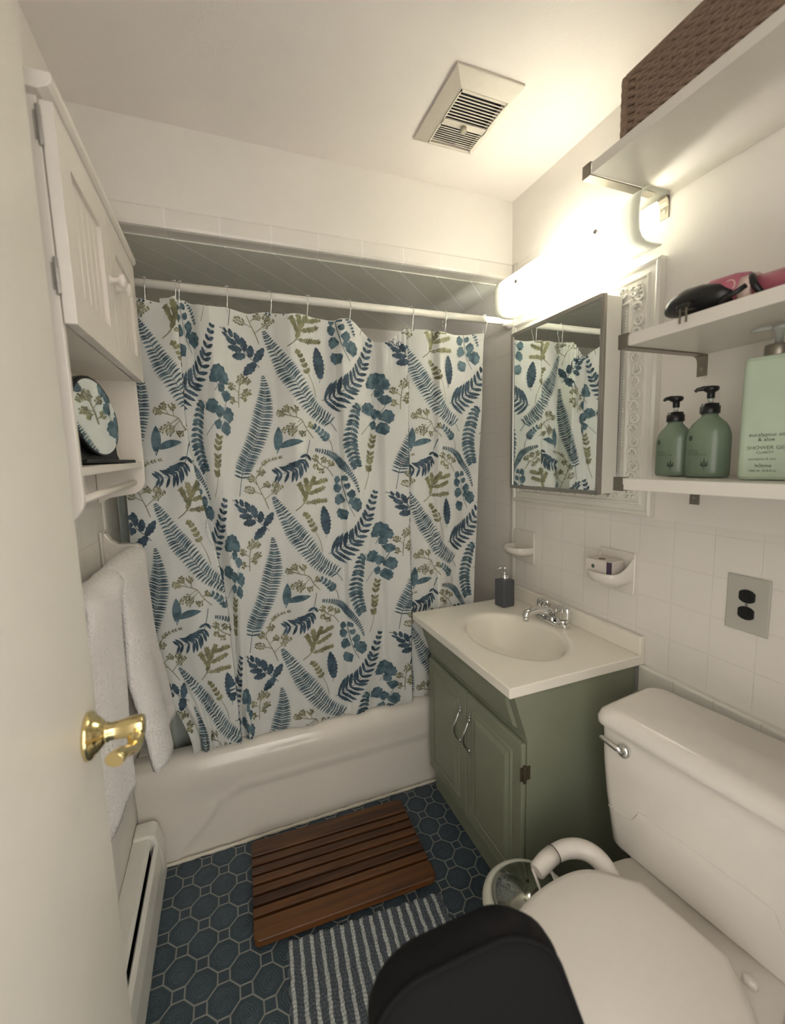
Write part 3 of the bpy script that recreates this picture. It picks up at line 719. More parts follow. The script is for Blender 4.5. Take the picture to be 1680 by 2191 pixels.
# baseboard heater
ht = thing('baseboard_heater', 'white metal baseboard heater running along the left wall to the tub', 'heater', (.04, -.75, 0))
obj('cover', MB().prism([(.001, .012), (.001, .192), (.046, .192), (.056, .182), (.050, .176), (.030, .172), (.012, .150), (.012, .012)], 'y', -1.50, -.078), M['white'], ht, bevel=.002)
obj('slot_shade', MB().prism([(.014, .02), (.014, .150), (.034, .162), (.048, .150), (.050, .02)], 'y', -1.50, -.080), M['shadegap'], ht)  # solid near-black core, shade of the open slot put into colour
obj('front_panel', MB().prism([(.070, .010), (.080, .010), (.080, .110), (.0735, .158), (.062, .165), (.058, .161), (.069, .110)], 'y', -1.50, -.080), M['white'], ht, bevel=.0015)
obj('end_cap', MB().prism([(.001, .0), (.001, .200), (.052, .200), (.066, .188), (.082, .120), (.080, .004)], 'y', -.082, -.012), M['white'], ht, bevel=.007, seg=3)

# ------------------------------------------------------------------ floor mats
mt = thing('teak_bath_mat', 'slatted teak bath mat lying in front of the tub', 'bath mat', (.635, -.235, 0))
ang = math.radians(-2.2); ca, sa = math.cos(ang), math.sin(ang)
def rotp(p, c): return (c[0]+(p[0]-c[0])*ca-(p[1]-c[1])*sa, c[1]+(p[0]-c[0])*sa+(p[1]-c[1])*ca, p[2])
mx0, mx1, my0, my1 = .350, .922, -.412, -.060
wB = .070; slat = (my1-my0-2*wB)/6; gap = .010
def plank(y0, y1, r0=False, r1=False):
    g = MB(); c = .012
    pts = [(mx0+(c if r0 else 0), y0), (mx1-(c if r0 else 0), y0)]
    if r0: pts += [(mx1, y0+c)]
    if r1: pts += [(mx1, y1-c), (mx1-c, y1), (mx0+c, y1), (mx0, y1-c)]
    else: pts += [(mx1, y1), (mx0, y1)]
    if r0: pts += [(mx0, y0+c)]
    g.prism(pts, 'z', .012, .036); g.v = [rotp(p, (.635, -.235)) for p in g.v]; return g
obj('board', plank(my0, my0+wB-gap/2, True, False), M['teak'], mt, bevel=.004, seg=3)
obj('board', plank(my1-wB+gap/2, my1, False, True), M['teak'], mt, bevel=.004, seg=3)
for k in range(6):
    y = my0+wB+slat*k; obj('slat', plank(y+gap/2, y+slat-gap/2), M['teak'], mt, bevel=.003, seg=2)
for x in (.42, .635, .85):
    g = MB().box(x-.02, x+.02, my0+.02, my1-.02, 0.0, .012); g.v = [rotp(p, (.635, -.235)) for p in g.v]; obj('crossbar', g, M['teak'], mt)
# striped rug
def rug_mat():
    m = bpy.data.materials.new('striped_chenille'); m.use_nodes = True; t = NT(m); b = t.n['Principled BSDF']; X = t.xyz()
    s_ = t.op('ADD', X[0], t.op('MULTIPLY', t.op('SUBTRACT', t.noise(30), .5), .010))
    pp = t.op('PINGPONG', t.op('ADD', s_, .004), .0147)
    f = t.ss(pp, .0085, .0108)
    nz = t.noise(160, 4)
    dk = t.mix(nz, srgb(58, 66, 74), srgb(96, 104, 110)); lt = t.mix(nz, srgb(150, 156, 156), srgb(206, 208, 200))
    t.L.new(t.mix(f, dk, lt), b.inputs['Base Color']); b.inputs['Roughness'].default_value = .95; b.inputs['Sheen Weight'].default_value = .3
    return m
M['rug'] = rug_mat()
rg = MB()
RW, RL = .48, .62
def rugf(a, b):
    h = .010+.006*abs(math.sin(PI*a*RW/.0087))*abs(math.sin(PI*b*RL/.0095+.5*math.sin(a*60)))
    e = min(a*RW, (1-a)*RW, b*RL, (1-b)*RL); h *= min(1, e/.006+.0)
    x, y = a*RW+.003*math.sin(b*90), -b*RL+.003*math.sin(a*70); an = math.radians(-5)
    return (x, y, h)
rg.grid(rugf, [k/190 for k in range(191)], [k/270 for k in range(271)])
ro = obj('striped_rug', rg, M['rug']); ro.location = (.434, -.410, .0); ro.rotation_euler = (0, 0, math.radians(-4.5))
tag(ro, 'grey and white striped chenille rug on the floor in front of the teak mat', 'rug')

# ------------------------------------------------------------------ vanity
vn = thing('vanity_cabinet', 'sage green vanity cabinet with two panelled doors under the white sink top', 'cabinet', (1.30, -.335, 0))
vy0, vy1 = -.640, -.032
car = MB(); prof = [(1.500, .0), (1.108, .0), (1.108, .085), (1.094, .10), (1.094, .600), (1.050, .735), (1.050, .745), (1.500, .745)]
for y0 in (vy0, vy1-.014): car.prism(prof, 'y', y0, y0+.014)
fp_ = [(1.108, .0), (1.108, .085), (1.094, .10), (1.094, .600), (1.050, .735), (1.050, .745), (1.062, .745), (1.062, .738), (1.106, .604), (1.106, .10), (1.120, .088), (1.120, 0)]
car.prism(fp_, 'y', vy0+.013, vy1-.013)
car.box(1.10, 1.50, vy0+.013, vy1-.013, .09, .105); car.box(1.488, 1.50, vy0+.013, vy1-.013, .0, .745)
obj('carcass', car, M['green'], vn, bevel=.001)
# false drawer front on the sloped face
sl = Vector((1.050-1.094, 0, .735-.600)).normalized(); nn = Vector((-sl.z, 0, sl.x))
def slope(y, s_, o): p = Vector((1.094, y, .600))+sl*s_+nn*o; return tuple(p)
ff = MB()
def slab(mb, y0, y1, s0, s1, o0, o1, c=.0):
    vs = [slope(y0, s0, o0), slope(y1, s0, o0), slope(y1, s1, o0), slope(y0, s1, o0), slope(y0+c, s0+c, o1), slope(y1-c, s0+c, o1), slope(y1-c, s1-c, o1), slope(y0+c, s1-c, o1)]
    mb.add(vs, [(0,1,2,3), (4,5,6,7), (0,1,5,4), (1,2,6,5), (2,3,7,6), (3,0,4,7)])
slab(ff, vy0+.035, vy1-.035, .018, .128, -.001, .008, .010)
obj('drawer_front', ff, M['green'], vn, bevel=.001)
def vdoor(y0, y1, hy_):
    x = 1.0935; z0, z1 = .118, .592; th = .016
    g = MB().box(x-th, x, y0, y1, z0, z1)
    dd_ = obj('cabinet_door', g, M['green'], vn, bevel=.005, seg=2)
    f = .048; p = MB()
    a0, a1, b0, b1 = y0+f, y1-f, z0+f, z1-f
    X0 = x-th-.0002
    rings = [(0, 0), (.004, -.0035), (.010, -.001), (.020, .0045), (.026, .0055)]   # raised panel: groove then field
    vs = []; 
    for inset, h in rings:
        vs += [(X0-h, a0+inset, b0+inset), (X0-h, a1-inset, b0+inset), (X0-h, a1-inset, b1-inset), (X0-h, a0+inset, b1-inset)]
    fs = [(r*4+i, r*4+(i+1) % 4, (r+1)*4+(i+1) % 4, (r+1)*4+i) for r in range(len(rings)-1) for i in range(4)]+[tuple(range(len(vs)-4, len(vs)))]
    # moulding bead around the panel stands proud of the door face
    p.add([(v[0]-.004, v[1], v[2]) for v in vs], fs)
    p.add([(X0-.004, a0, b0), (X0-.004, a1, b0), (X0-.004, a1, b1), (X0-.004, a0, b1), (X0+.001, a0-.006, b0-.006), (X0+.001, a1+.006, b0-.006), (X0+.001, a1+.006, b1+.006), (X0+.001, a0-.006, b1+.006)], [(i, (i+1) % 4, 4+(i+1) % 4, 4+i) for i in range(4)])
    obj('raised_panel', p, M['green'], dd_)
    h = MB(); pts = []; 
    for k in range(15):
        t = k/14; pts.append((X0-.004-.024*math.sin(PI*t)**.7, hy_+.004*math.sin(2*PI*t), .393+.112*t))
    h.tube(pts, [.0025+.0022*math.sin(PI*k/14) for k in range(15)], 10)
    for z in (.393, .505):
        sgn = -1 if z < .45 else 1
        h.ball((X0-.005, hy_, z), .0062, 12, sc=(.6, .9, 1.4)); h.ball((X0-.004, hy_, z+sgn*.012), .0040, 10, sc=(.6, .9, 1.6)); h.ball((X0-.004, hy_, z+sgn*.021), .0026, 8, sc=(.7, .9, 1.8))
    obj('handle', h, M['chrome'], dd_, label='curved bright metal pull')
vdoor(-.3335, vy1-.012, -.303); vdoor(vy0+.001, -.3375, -.366)
hg = MB().lathe([(.0045, .478), (.005, .48), (.005, .527), (.0045, .529)], (1.083, vy0-.004, 0), 'z', 12).box(1.0835, 1.104, vy0-.0022, vy0-.0002, .483, .524).box(1.0715, 1.0825, vy0-.0018, vy0+.0005, .483, .524)
obj('hinge', hg, M['rust'], vn, label='tarnished brass hinge')
hg = MB().lathe([(.0045, .158), (.005, .16), (.005, .207), (.0045, .209)], (1.083, vy0-.004, 0), 'z', 12).box(1.0835, 1.104, vy0-.0022, vy0-.0002, .163, .204)
obj('hinge', hg, M['rust'], vn, label='tarnished brass hinge')

# sink top with moulded bowl and backsplash
vt = thing('sink_top', 'cream one-piece sink top with an oval bowl and low backsplash on the green vanity', 'sink', (1.27, -.335, .745))
X0, X1, Y0, Y1, ZT0 = 1.0233, W-.0005, -.6544, -.0122, .7766
bc = (1.258, -.352); ba, bb = .150, .208      # bowl semi-axes (x, y)
top = MB(); NA = 72; rings = []
def ringpt(a, s_): return (bc[0]+ba*s_*math.cos(a), bc[1]+bb*s_*math.sin(a))
def rectpt(a):
    c, s_ = math.cos(a), math.sin(a); k = 1e9
    if c > 1e-9: k = min(k, (X1-bc[0])/c)
    if c < -1e-9: k = min(k, (X0-bc[0])/c)
    if s_ > 1e-9: k = min(k, (Y1-bc[1])/s_)
    if s_ < -1e-9: k = min(k, (Y0-bc[1])/s_)
    return (bc[0]+c*k, bc[1]+s_*k)
angs = sorted(set([2*PI*i/NA for i in range(NA)]+[math.atan2(y-bc[1], x-bc[0]) % (2*PI) for x in (X0, X1) for y in (Y0, Y1)]))
n_ = len(angs); prof = [(1.12, 0), (1.06, -.0005), (1.0, -.003), (.965, -.009), (.92, -.022), (.86, -.042), (.78, -.064), (.66, -.088), (.50, -.106), (.32, -.116), (.12, -.121)]
vs = [rectpt(a)+(ZT0,) for a in angs]
for s_, dz in prof: vs += [ringpt(a, s_)+(ZT0+dz,) for a in angs]
k = len(prof)+1
top.add(vs, [(r*n_+i, r*n_+(i+1) % n_, (r+1)*n_+(i+1) % n_, (r+1)*n_+i) for r in range(1) for i in range(n_)], 0, False)
top.add(vs, [(r*n_+i, r*n_+(i+1) % n_, (r+1)*n_+(i+1) % n_, (r+1)*n_+i) for r in range(1, k-1) for i in range(n_)], 0, True)
vb = [rectpt(a)+(ZT0,) for a in angs]+[rectpt(a)+(.7455,) for a in angs]
top.add(vb, [(i, (i+1) % n_, n_+(i+1) % n_, n_+i) for i in range(n_)], 0, False)
vr = [rectpt(a)+(.7455,) for a in angs]+[ringpt(a, 1.12)+(.7455,) for a in angs]
top.add(vr, [(i, (i+1) % n_, n_+(i+1) % n_, n_+i) for i in range(n_)], 0, False)
obj('counter', top, M['cultured'], vt, bevel=.004, seg=3)
obj('backsplash', MB().box(W-.022, W-.0005, Y0, Y1, ZT0-.002, .835), M['cultured'], vt, bevel=.006, seg=3)
obj('drain', MB().lathe([(.0005, .6575), (.020, .6575), (.022, .6562), (.022, .652)], (bc[0], bc[1], 0), 'z', 28), M['chrome'], vt)
obj('overflow', MB().ball((1.240, -.149, .752), .0055, 10, sc=(.5, .5, 1)), M['shadegap'], vt)

# faucet
fc = thing('faucet', 'chrome two-handle faucet at the back of the cream sink', 'faucet', (1.452, -.325, ZT0))
fz = ZT0
bp_ = MB(); pr = []
for a in [2*PI*i/40 for i in range(40)]: pr.append((1.452+.026*math.copysign(abs(math.cos(a))**.8, math.cos(a)), -.325+.082*math.copysign(abs(math.sin(a))**.75, math.sin(a))))
bp_.prism(pr, 'z', fz, fz+.017); obj('base', bp_, M['chrome'], fc, bevel=.005, seg=3)
spp = [(1.452, -.325, fz+.012), (1.448, -.325, fz+.030), (1.430, -.325, fz+.045), (1.400, -.325, fz+.054), (1.365, -.325, fz+.056), (1.340, -.325, fz+.050), (1.334, -.325, fz+.036)]
sq_ = []; sr_ = []; rr0 = [.022, .020, .0175, .0150, .0135, .0140, .0130]
for i in range(31):
    t = i/30*6; j = min(5, int(t)); f = t-j; q = [spp[max(0, j-1)], spp[j], spp[j+1], spp[min(6, j+2)]]
    sq_.append(tuple(.5*(2*q[1][c]+(-q[0][c]+q[2][c])*f+(2*q[0][c]-5*q[1][c]+4*q[2][c]-q[3][c])*f*f+(-q[0][c]+3*q[1][c]-3*q[2][c]+q[3][c])*f**3) for c in (0, 1, 2))); sr_.append(rr0[j]+(rr0[j+1]-rr0[j])*f)
sg = MB().tube(sq_, sr_, 20); sg.lathe([(.0105, fz+.024), (.0105, fz+.040)], (1.334, -.325, 0), 'z', 18)
obj('spout', sg, M['chrome'], fc)
for y in (-.274, -.376):
    kn = MB(); kn.lathe([(.021, fz+.012), (.0205, fz+.024), (.017, fz+.030)], (1.456, y, 0), 'z', 24)
    nf_ = 40; prof_ = [(.0200, .030), (.0225, .034), (.0230, .058), (.0215, .070), (.016, .075), (.002, .076)]
    vs = []
    for r, h in prof_:
        for i in range(nf_): vs.append((1.456+(r+(.0014 if (i//2) % 2 else -.0010)*(r > .015))*math.cos(2*PI*i/nf_), y+(r+(.0014 if (i//2) % 2 else -.0010)*(r > .015))*math.sin(2*PI*i/nf_), fz+h))
    kn.add(vs, [(j*nf_+i, j*nf_+(i+1) % nf_, (j+1)*nf_+(i+1) % nf_, (j+1)*nf_+i) for j in range(len(prof_)-1) for i in range(nf_)])
    obj('tap_knob', kn, M['chrome'], fc)

# soap dispenser
sx, sy = 1.405, -.098
sdp = thing('soap_dispenser', 'square dark grey soap dispenser with a chrome pump on the sink top', 'soap dispenser', (sx, sy, ZT0))
def rotbox(mb, c, hx, hy, z0, z1, a):
    pts = [(c[0]+math.cos(a)*px-math.sin(a)*py, c[1]+math.sin(a)*px+math.cos(a)*py) for px, py in ((-hx,-hy),(hx,-hy),(hx,hy),(-hx,hy))]
    return mb.prism(pts, 'z', z0, z1)
obj('bottle', rotbox(MB(), (sx, sy), .029, .029, ZT0, ZT0+.112, .12), M['grey'], sdp, bevel=.005, seg=3)
pm = MB().lathe([(.0145, ZT0+.112), (.0150, ZT0+.114), (.0150, ZT0+.128), (.011, ZT0+.131), (.0048, ZT0+.133), (.0048, ZT0+.152), (.0085, ZT0+.153), (.0090, ZT0+.163), (.004, ZT0+.166)], (sx, sy, 0), 'z', 24)
pm.tube([(sx, sy, ZT0+.159), (sx-.015, sy+.006, ZT0+.160), (sx-.030, sy+.012, ZT0+.155)], [.0045, .0038, .003], 10)
obj('pump', pm, M['chrome'], sdp)

# ceramic soap dishes on the wall
def dish(name, y0, y1, zb, zt, depth, label, big):
    d = thing(name, label, 'soap dish', (W, (y0+y1)/2, (zb+zt)/2))
    obj('wall_plate', MB().box(W-.009, W-.0005, y0, y1, zb, zt), M['ceramic'], d, bevel=.004, seg=3)
    yc = (y0+y1)/2; w = (y1-y0)/2*.97; n = 28
    g = MB(); zs = zb+(zt-zb)*.42
    out = [(W-.006-(depth*(max(0, math.sin(PI*i/n)))**.45), yc-w*math.cos(PI*i/n)) for i in range(n+1)]
    def sh(o, s_): return [(W-.006+(p[0]-(W-.006))*s_, yc+(p[1]-yc)*s_) for p in o]
    lv_ = [(sh(out, .40), zs-.034 if big else zs-.012), (sh(out, .86), zs-.018), (sh(out, .97), zs-.004), (sh(out, 1), zs+.012), (sh(out, .965), zs+.016), (sh(out, .93), zs+.010), (sh(out, .88), zs+.001), (sh(out, .5), zs-.001), (sh(out, .01), zs-.001)]
    vs = [(p[0], p[1], z) for o_, z in lv_ for p in o_]
    m_ = n+1
    # the side walls sweep up towards the wall plate
    if big: vs = [(x, y, z+(.052*max(0, 1-(W-.006-x)/(depth*.75))**1.5 if 3 <= (i//m_) <= 5 else 0)) for i, (x, y, z) in enumerate(vs)]
    g.add(vs, [(j*m_+i, j*m_+i+1, (j+1)*m_+i+1, (j+1)*m_+i) for j in range(len(lv_)-1) for i in range(n)], 0, True)
    obj('dish', g, M['ceramic'], d)
    return d, zs
dish('soap_dish', -.148, -.014, .948, 1.080, .085, 'empty ceramic soap dish on the wall next to the curtain, above the dispenser', False)
_, zs_ = dish('soap_dish', -.613, -.479, .951, 1.084, .095, 'ceramic soap dish holding a boxed soap, on the wall right of the faucet', True)
sb = thing('soap_box', 'small white soap carton with a purple band sitting in the ceramic soap dish', 'soap box', (1.468, -.546, zs_))
aq = .10
obj('carton', rotbox(MB(), (1.466, -.540), .032, .045, zs_, zs_+.052, aq), M['box'], sb, bevel=.001)
def lq(px, py): return (1.466+math.cos(aq)*px-math.sin(aq)*py, -.540+math.sin(aq)*px+math.cos(aq)*py)
bd = MB(); pts = [lq(-.0325, -.0455), lq(-.0325, -.032), lq(-.0320, -.032), lq(-.0320, -.0455)]; bd.prism(pts, 'z', zs_+.0005, zs_+.0515)
pts = [lq(-.0325, -.0455), lq(-.026, -.0455), lq(-.026, -.0450), lq(-.0325, -.0450)]; bd.prism(pts, 'z', zs_+.0005, zs_+.0515)
obj('band', bd, M['purple'], sb)
obj('seal', MB().lathe([(.011, zs_+.0519), (.011, zs_+.0525)], lq(-.006, .004)+(0,), 'z', 24, sx=1, sy=1), M['gold'], sb)
obj('printed_mark', MB().lathe([(.0065, -.0004), (.0065, 0)], (lq(-.0323, .016)[0], lq(-.0303, .016)[1], zs_+.030), 'x', 16), M['inksoft'], sb)

# outlet
ou = thing('wall_outlet', 'grey metal outlet plate with a black duplex socket on the tiled right wall', 'outlet', (W, -.920, 1.018))
obj('plate', MB().box(W-.006, W-.0005, -.967, -.873, .949, 1.088), M['plate'], ou, bevel=.003, seg=2)
for z in (1.039, .9975):
    g = MB(); pts = [(-.920+.0175*math.copysign(min(1, abs(math.cos(a))*1.18), math.cos(a)), z+.0165*math.sin(a)) for a in [2*PI*i/32 for i in range(32)]]
    g.prism(pts, 'x', W-.0095, W-.0055); r_ = obj('receptacle', g, M['black'], ou, bevel=.001)
    sl_ = MB().box(W-.0098, W-.0094, -.9275, -.9255, z-.002, z+.008).box(W-.0098, W-.0094, -.9145, -.9125, z-.001, z+.007)
    obj('slots', sl_, M['shadegap'], r_)
obj('screw', MB().lathe([(.0035, W-.0075), (.0028, W-.0062)], (0, -.920, 1.018), 'x', 14), M['chrome'], ou)

# ------------------------------------------------------------------ carved frame and mirror cabinet
fr = thing('carved_frame', 'white ornate frame with scrolled border on the right wall around the mirror cabinet', 'frame', (W, -.33, 1.197))
fy0, fy1, fz0, fz1 = -.664, -.022, 1.205, 1.922
# profile (distance inwards from the outer edge, height off wall)
fp = [(0, .0), (0, .020), (.006, .026), (.012, .024), (.016, .019), (.030, .019), (.034, .0245), (.038, .0245), (.041, .020), (.086, .018), (.090, .023), (.094, .023), (.098, .016), (.128, .010), (.131, .0)]
vs = []
for ins, h in fp:
    vs += [(W-.0005-h, fy0+ins, fz0+ins), (W-.0005-h, fy1-ins, fz0+ins), (W-.0005-h, fy1-ins, fz1-ins), (W-.0005-h, fy0+ins, fz1-ins)]
g = MB().add(vs, [(j*4+i, j*4+(i+1) % 4, (j+1)*4+(i+1) % 4, (j+1)*4+i) for j in range(len(fp)-1) for i in range(4)])
obj('moulding', g, M['white'], fr)
sw = MB()
def scroll(o, t, b, s_, flip):
    """C scroll with curled ends; o centre, t along, b across"""
    pts = []
    for k in range(15):
        a = -2.4+4.8*k/14; r = .0145*(1-.25*abs(a)/2.4)
        pts.append(o+t*(r*math.cos(a)*1.0)*flip+b*(r*math.sin(a)*1.15))
    sw.tube(pts, [.0030+.0016*math.sin(PI*k/14) for k in range(15)], 7)
    sw.ball(tuple(pts[0]), .0056, 8, sc=(.8, 1, 1)); sw.ball(tuple(pts[-1]), .0050, 8, sc=(.8, 1, 1))
    for q in (-1, 1):
        p2 = [o+t*flip*(.002+.011*f)+b*q*(.004+.013*f*f) for f in (0, .5, 1)]
        sw.tube(p2, [.0034, .0030, .0016], 6)
hx_ = W-.0225; cc = .0635
def run(p0, p1, b):
    p0, p1, b = Vector(p0), Vector(p1), Vector(b); L_ = (p1-p0).length; n = round(L_/.034); t = (p1-p0)/L_
    for k in range(n):
        scroll(p0+t*(L_*(k+.5)/n)+b*(.003*(1 if k % 2 else -1)), t, b, 1, 1 if k % 2 else -1)
run((hx_, fy0+cc, fz0+cc), (hx_, fy0+cc, fz1-cc), (0, 1, 0)); run((hx_, fy1-cc, fz0+cc), (hx_, fy1-cc, fz1-cc), (0, 1, 0))
run((hx_, fy0+cc, fz1-cc), (hx_, fy1-cc, fz1-cc), (0, 0, 1)); run((hx_, fy0+cc, fz0+cc), (hx_, fy1-cc, fz0+cc), (0, 0, 1))
for y in (fy0+cc, fy1-cc):
    for z in (fz0+cc, fz1-cc):
        for k in range(6):
            a = PI/3*k; sw.ball((hx_, y+.011*math.cos(a), z+.011*math.sin(a)), .0055, 8, sc=(.7, 1, 1))
        sw.ball((hx_-.002, y, z), .006, 10)
obj('scrollwork', sw, M['white'], fr)
beads = MB()
for k in range(60):
    z = fz0+.112+k*(fz1-fz0-.224)/59; beads.ball((W-.0155, fy0+.111, z), .0030, 6, sc=(.7, 1, 1))
obj('beading', beads, M['white'], fr)

mcb = thing('mirror_cabinet', 'steel-framed mirrored medicine cabinet in the white carved frame', 'mirror cabinet', (1.47, -.33, 1.265))
ya, yb, za, zb_, xf = -.552, -.108, 1.266, 1.856, 1.420
obj('box', MB().box(xf+.012, 1.4935, ya+.003, yb-.003, za+.003, zb_-.003), M['white'], mcb, bevel=.002, label='white cabinet box')
g = MB(); f = .012
g.box(xf, xf+.012, ya, ya+f, za, zb_).box(xf, xf+.012, yb-f, yb, za, zb_).box(xf, xf+.012, ya+f, yb-f, za, za+f).box(xf, xf+.012, ya+f, yb-f, zb_-f, zb_)
obj('steel_frame', g, M['steel'], mcb, bevel=.002)
obj('mirror_glass', MB().box(xf+.005, xf+.008, ya+f-.001, yb-f+.001, za+f-.001, zb_-f+.001), M['mirror'], mcb)

# ------------------------------------------------------------------ vanity light
vl = thing('vanity_light', 'lit wall light with a curved frosted glass shade above the mirror cabinet', 'wall lamp', (W, -.36, 1.95))
sy0, sy1 = -.680, -.040
shp = [(1.500, 2.070), (1.480, 2.072), (1.440, 2.074), (1.418, 2.070), (1.402, 2.058), (1.394, 2.040), (1.391, 2.015), (1.391, 1.985), (1.394, 1.962), (1.404, 1.946), (1.420, 1.938), (1.440, 1.936), (1.462, 1.937), (1.478, 1.938)]
ys = [sy0+(sy1-sy0)*k/24 for k in range(25)]
shd = MB().grid(lambda i, y: (shp[int(i)][0], y, shp[int(i)][1]), list(range(len(shp))), ys)
obj('glass_shade', shd, M['frost'], vl, sol=.004)
obj('back_plate_baffles', MB().box(W-.040, W-.0005, -.560, -.165, 1.960, 2.052).box(1.446, W-.0395, -.560, -.556, 1.956, 2.056).box(1.446, W-.0395, -.169, -.165, 1.956, 2.056), M['white'], vl, bevel=.001)  # plate plus end lips added as baffles against bulb light on the wall
for y in (-.27, -.43):
    bl = MB().ball((1.452, y, 2.005), .020, 20, sc=(1, 1, 1.15)); bl.lathe([(.010, 1.972), (.010, 1.990)], (1.452, y, 0), 'z', 16)
    obj('light_bulb', bl, M['bulb'], vl)
    obj('socket', MB().lathe([(.018, 1.462), (.018, W-.02)], (0, y, 1.972), 'x', 16), M['white'], vl)
for y in (-.185, -.545):
    obj('finial', MB().lathe([(.0065, 1.3885), (.0065, 1.384), (.005, 1.381), (.002, 1.380)], (0, y, 2.018), 'x', 16), M['steel'], vl)
    obj('arm', MB().tube([(1.39, y, 2.018), (W-.02, y, 2.018)], .0028, 8), M['chrome'], vl)
obj('clip', MB().box(1.45, 1.475, -.372, -.348, 1.932, 1.936), M['nickel'], vl)
obj('clip', MB().box(1.45, 1.50, -.60, -.575, 1.945, 1.975), M['nickel'], vl)

# ------------------------------------------------------------------ shelves
def shelf(zb, zt, yend, label, bends):
    s = thing('wall_shelf', label, 'shelf', (W, yend-.3, zb), 'white wall shelves on the right wall')
    obj('board', MB().box(1.2435, W-.0008, -1.50, yend-.0265, zb+.0015, zt-.0015), M['shelf'], s, bevel=.001)
    for by in bends:
        g = MB()
        y0, y1 = by-.0255, by
        g.box(1.241, W-.0008, y0, y1, zb-.0015, zb+.0012).box(1.2405, 1.2432, y0, y1, zb-.0015, zt+.0015).box(1.2405, 1.262, y0, y1, zt-.0005, zt+.0016)
        if by == yend: g.box(1.241, W-.0008, y1-.0012, y1, zb-.001, zb+.012)
        g.box(W-.0035, W-.0006, y0, y1, zb-.052, zb); g.prism([(W-.0035, zb-.001), (W-.024, zb-.001), (W-.012, zb-.004), (W-.006, zb-.010), (W-.0035, zb-.022)], 'y', y0, y1)
        b_ = obj('bracket', g, M['nickel'], s, bevel=.0006, label='brushed nickel clamp bracket')
        obj('screw', MB().lathe([(.0045, W-.0052), (.003, W-.0035)], (0, (y0+y1)/2, zb-.034), 'x', 14), M['steel'], b_)
    return s
shelf(2.072, 2.100, -.640, 'white wall shelf nearest the ceiling, carrying the wicker basket', (-.640, -1.33))
shelf(1.634, 1.664, -.765, 'white wall shelf holding the pink hair tool, middle of the three', (-.765, -1.33))
shelf(1.302, 1.332, -.765, 'white wall shelf holding the green bottles, lowest of the three', (-.765, -1.33))

# basket
bk = thing('wicker_basket', 'brown braided wicker basket on the top wall shelf', 'basket', (1.385, -1.0, 2.101))
wv = MB(); rows = 7; bx0, bx1, by0, by1, bz0, bz1 = 1.256, 1.500, -1.30, -.748, 2.106, 2.222
def braid(p0, p1, nrm, r):
    p0, p1, nrm = Vector(p0), Vector(p1), Vector(nrm); L_ = (p1-p0).length; t = (p1-p0)/L_; up = Vector((0,0,1)); n = int(L_/.0245)
    for k in range(n):
        c = p0+t*((k+.5)*L_/n)
        for s_ in (1, -1):
            a = c+up*(s_*r*.42)+t*(0 if s_ > 0 else L_/n*.5)
            d = (t*.92+up*s_*-.26).normalized(); e_ = min((a-p0).dot(t), (p1-a).dot(t)); h_ = min(.021, max(.006, e_))
            pts = [a-d*h_-nrm*.003, a-d*h_*.55+nrm*.001, a+nrm*.0035, a+d*h_*.55+nrm*.001, a+d*h_-nrm*.003]
            wv.tube(pts, [.0026, .0052, .0060, .0052, .0026], 6, flat=.85)
for j in range(rows):
    z = bz0+(bz1-bz0)*(j+.5)/rows
    braid((bx0, by0, z), (bx0, by1, z), (-1, 0, 0), .0083); braid((bx0, by1, z), (bx1, by1, z), (0, 1, 0), .0083)
obj('weave', wv, M['wicker'], bk)
obj('corner_rope', MB().tube([(bx0+.001, by1-.001, bz0-.002+k*.01) for k in range(13)], [.0095+.0012*(k % 2) for k in range(13)], 10), M['wicker'], bk)
obj('body', MB().box(bx0+.003, bx1, by0, by1-.003, 2.102, bz1-.004), M['wicker'], bk)
obj('rolled_rim', MB().tube([(bx0, by0, bz1), (bx0, by1-.006, bz1), (bx0+.006, by1, bz1), (bx1, by1, bz1)], .008, 10), M['wicker'], bk)

# hair tool on the middle shelf
ht_ = thing('hot_air_brush', 'pink and black electric hair tool with a wrapped cord on the middle wall shelf', 'hair tool', (1.28, -.95, 1.665))
def along(ps, rs, mb=None, n=20, flat=1): return (mb or MB()).tube(ps, rs, n, flat=flat)
obj('head', along([(1.278, -.855, 1.688), (1.278, -.862, 1.690), (1.277, -.880, 1.695), (1.277, -.905, 1.697), (1.278, -.935, 1.696), (1.279, -.965, 1.692), (1.281, -.990, 1.686)], [.006, .014, .023, .027, .026, .021, .012]), M['black'], ht_)
obj('body', along([(1.292, -.905, 1.697), (1.293, -.945, 1.700), (1.296, -.985, 1.698), (1.300, -1.005, 1.697)], [.018, .028, .028, .024]), M['pink'], ht_)
obj('logo_ring', MB().tube([(1.270+.001, -.985+.010*math.cos(a), 1.700+.010*math.sin(a)) for a in [2*PI*k/20 for k in range(20)]], .0012, 6, closed=True), M['pinkpale'], ht_)
obj('strap', along([(1.296, -.998, 1.690), (1.298, -1.018, 1.688)], [.0275, .0265], n=24), M['pinkpale'], ht_)
obj('grip', along([(1.298, -1.010, 1.688), (1.30, -1.10, 1.686), (1.31, -1.22, 1.684), (1.32, -1.36, 1.683)], [.021, .020, .0185, .018]), M['pink'], ht_)
cd_ = []
for k in range(90):
    t = k/89; a = t*2*PI*5.2+2.2; cd_.append((1.30+.012*t+.0245*math.cos(a), -1.015-.34*t, 1.690-.004*t+.0225*math.sin(a)))
obj('cord', MB().tube(cd_, .0062, 8), M['black'], ht_)
cd2 = [(1.262, -.975, 1.672), (1.258, -.990, 1.676), (1.262, -1.005, 1.682), (1.270, -1.015, 1.690)]
obj('cord_end', MB().tube(cd2, [.003, .004, .0045, .005], 8), M['black'], ht_)
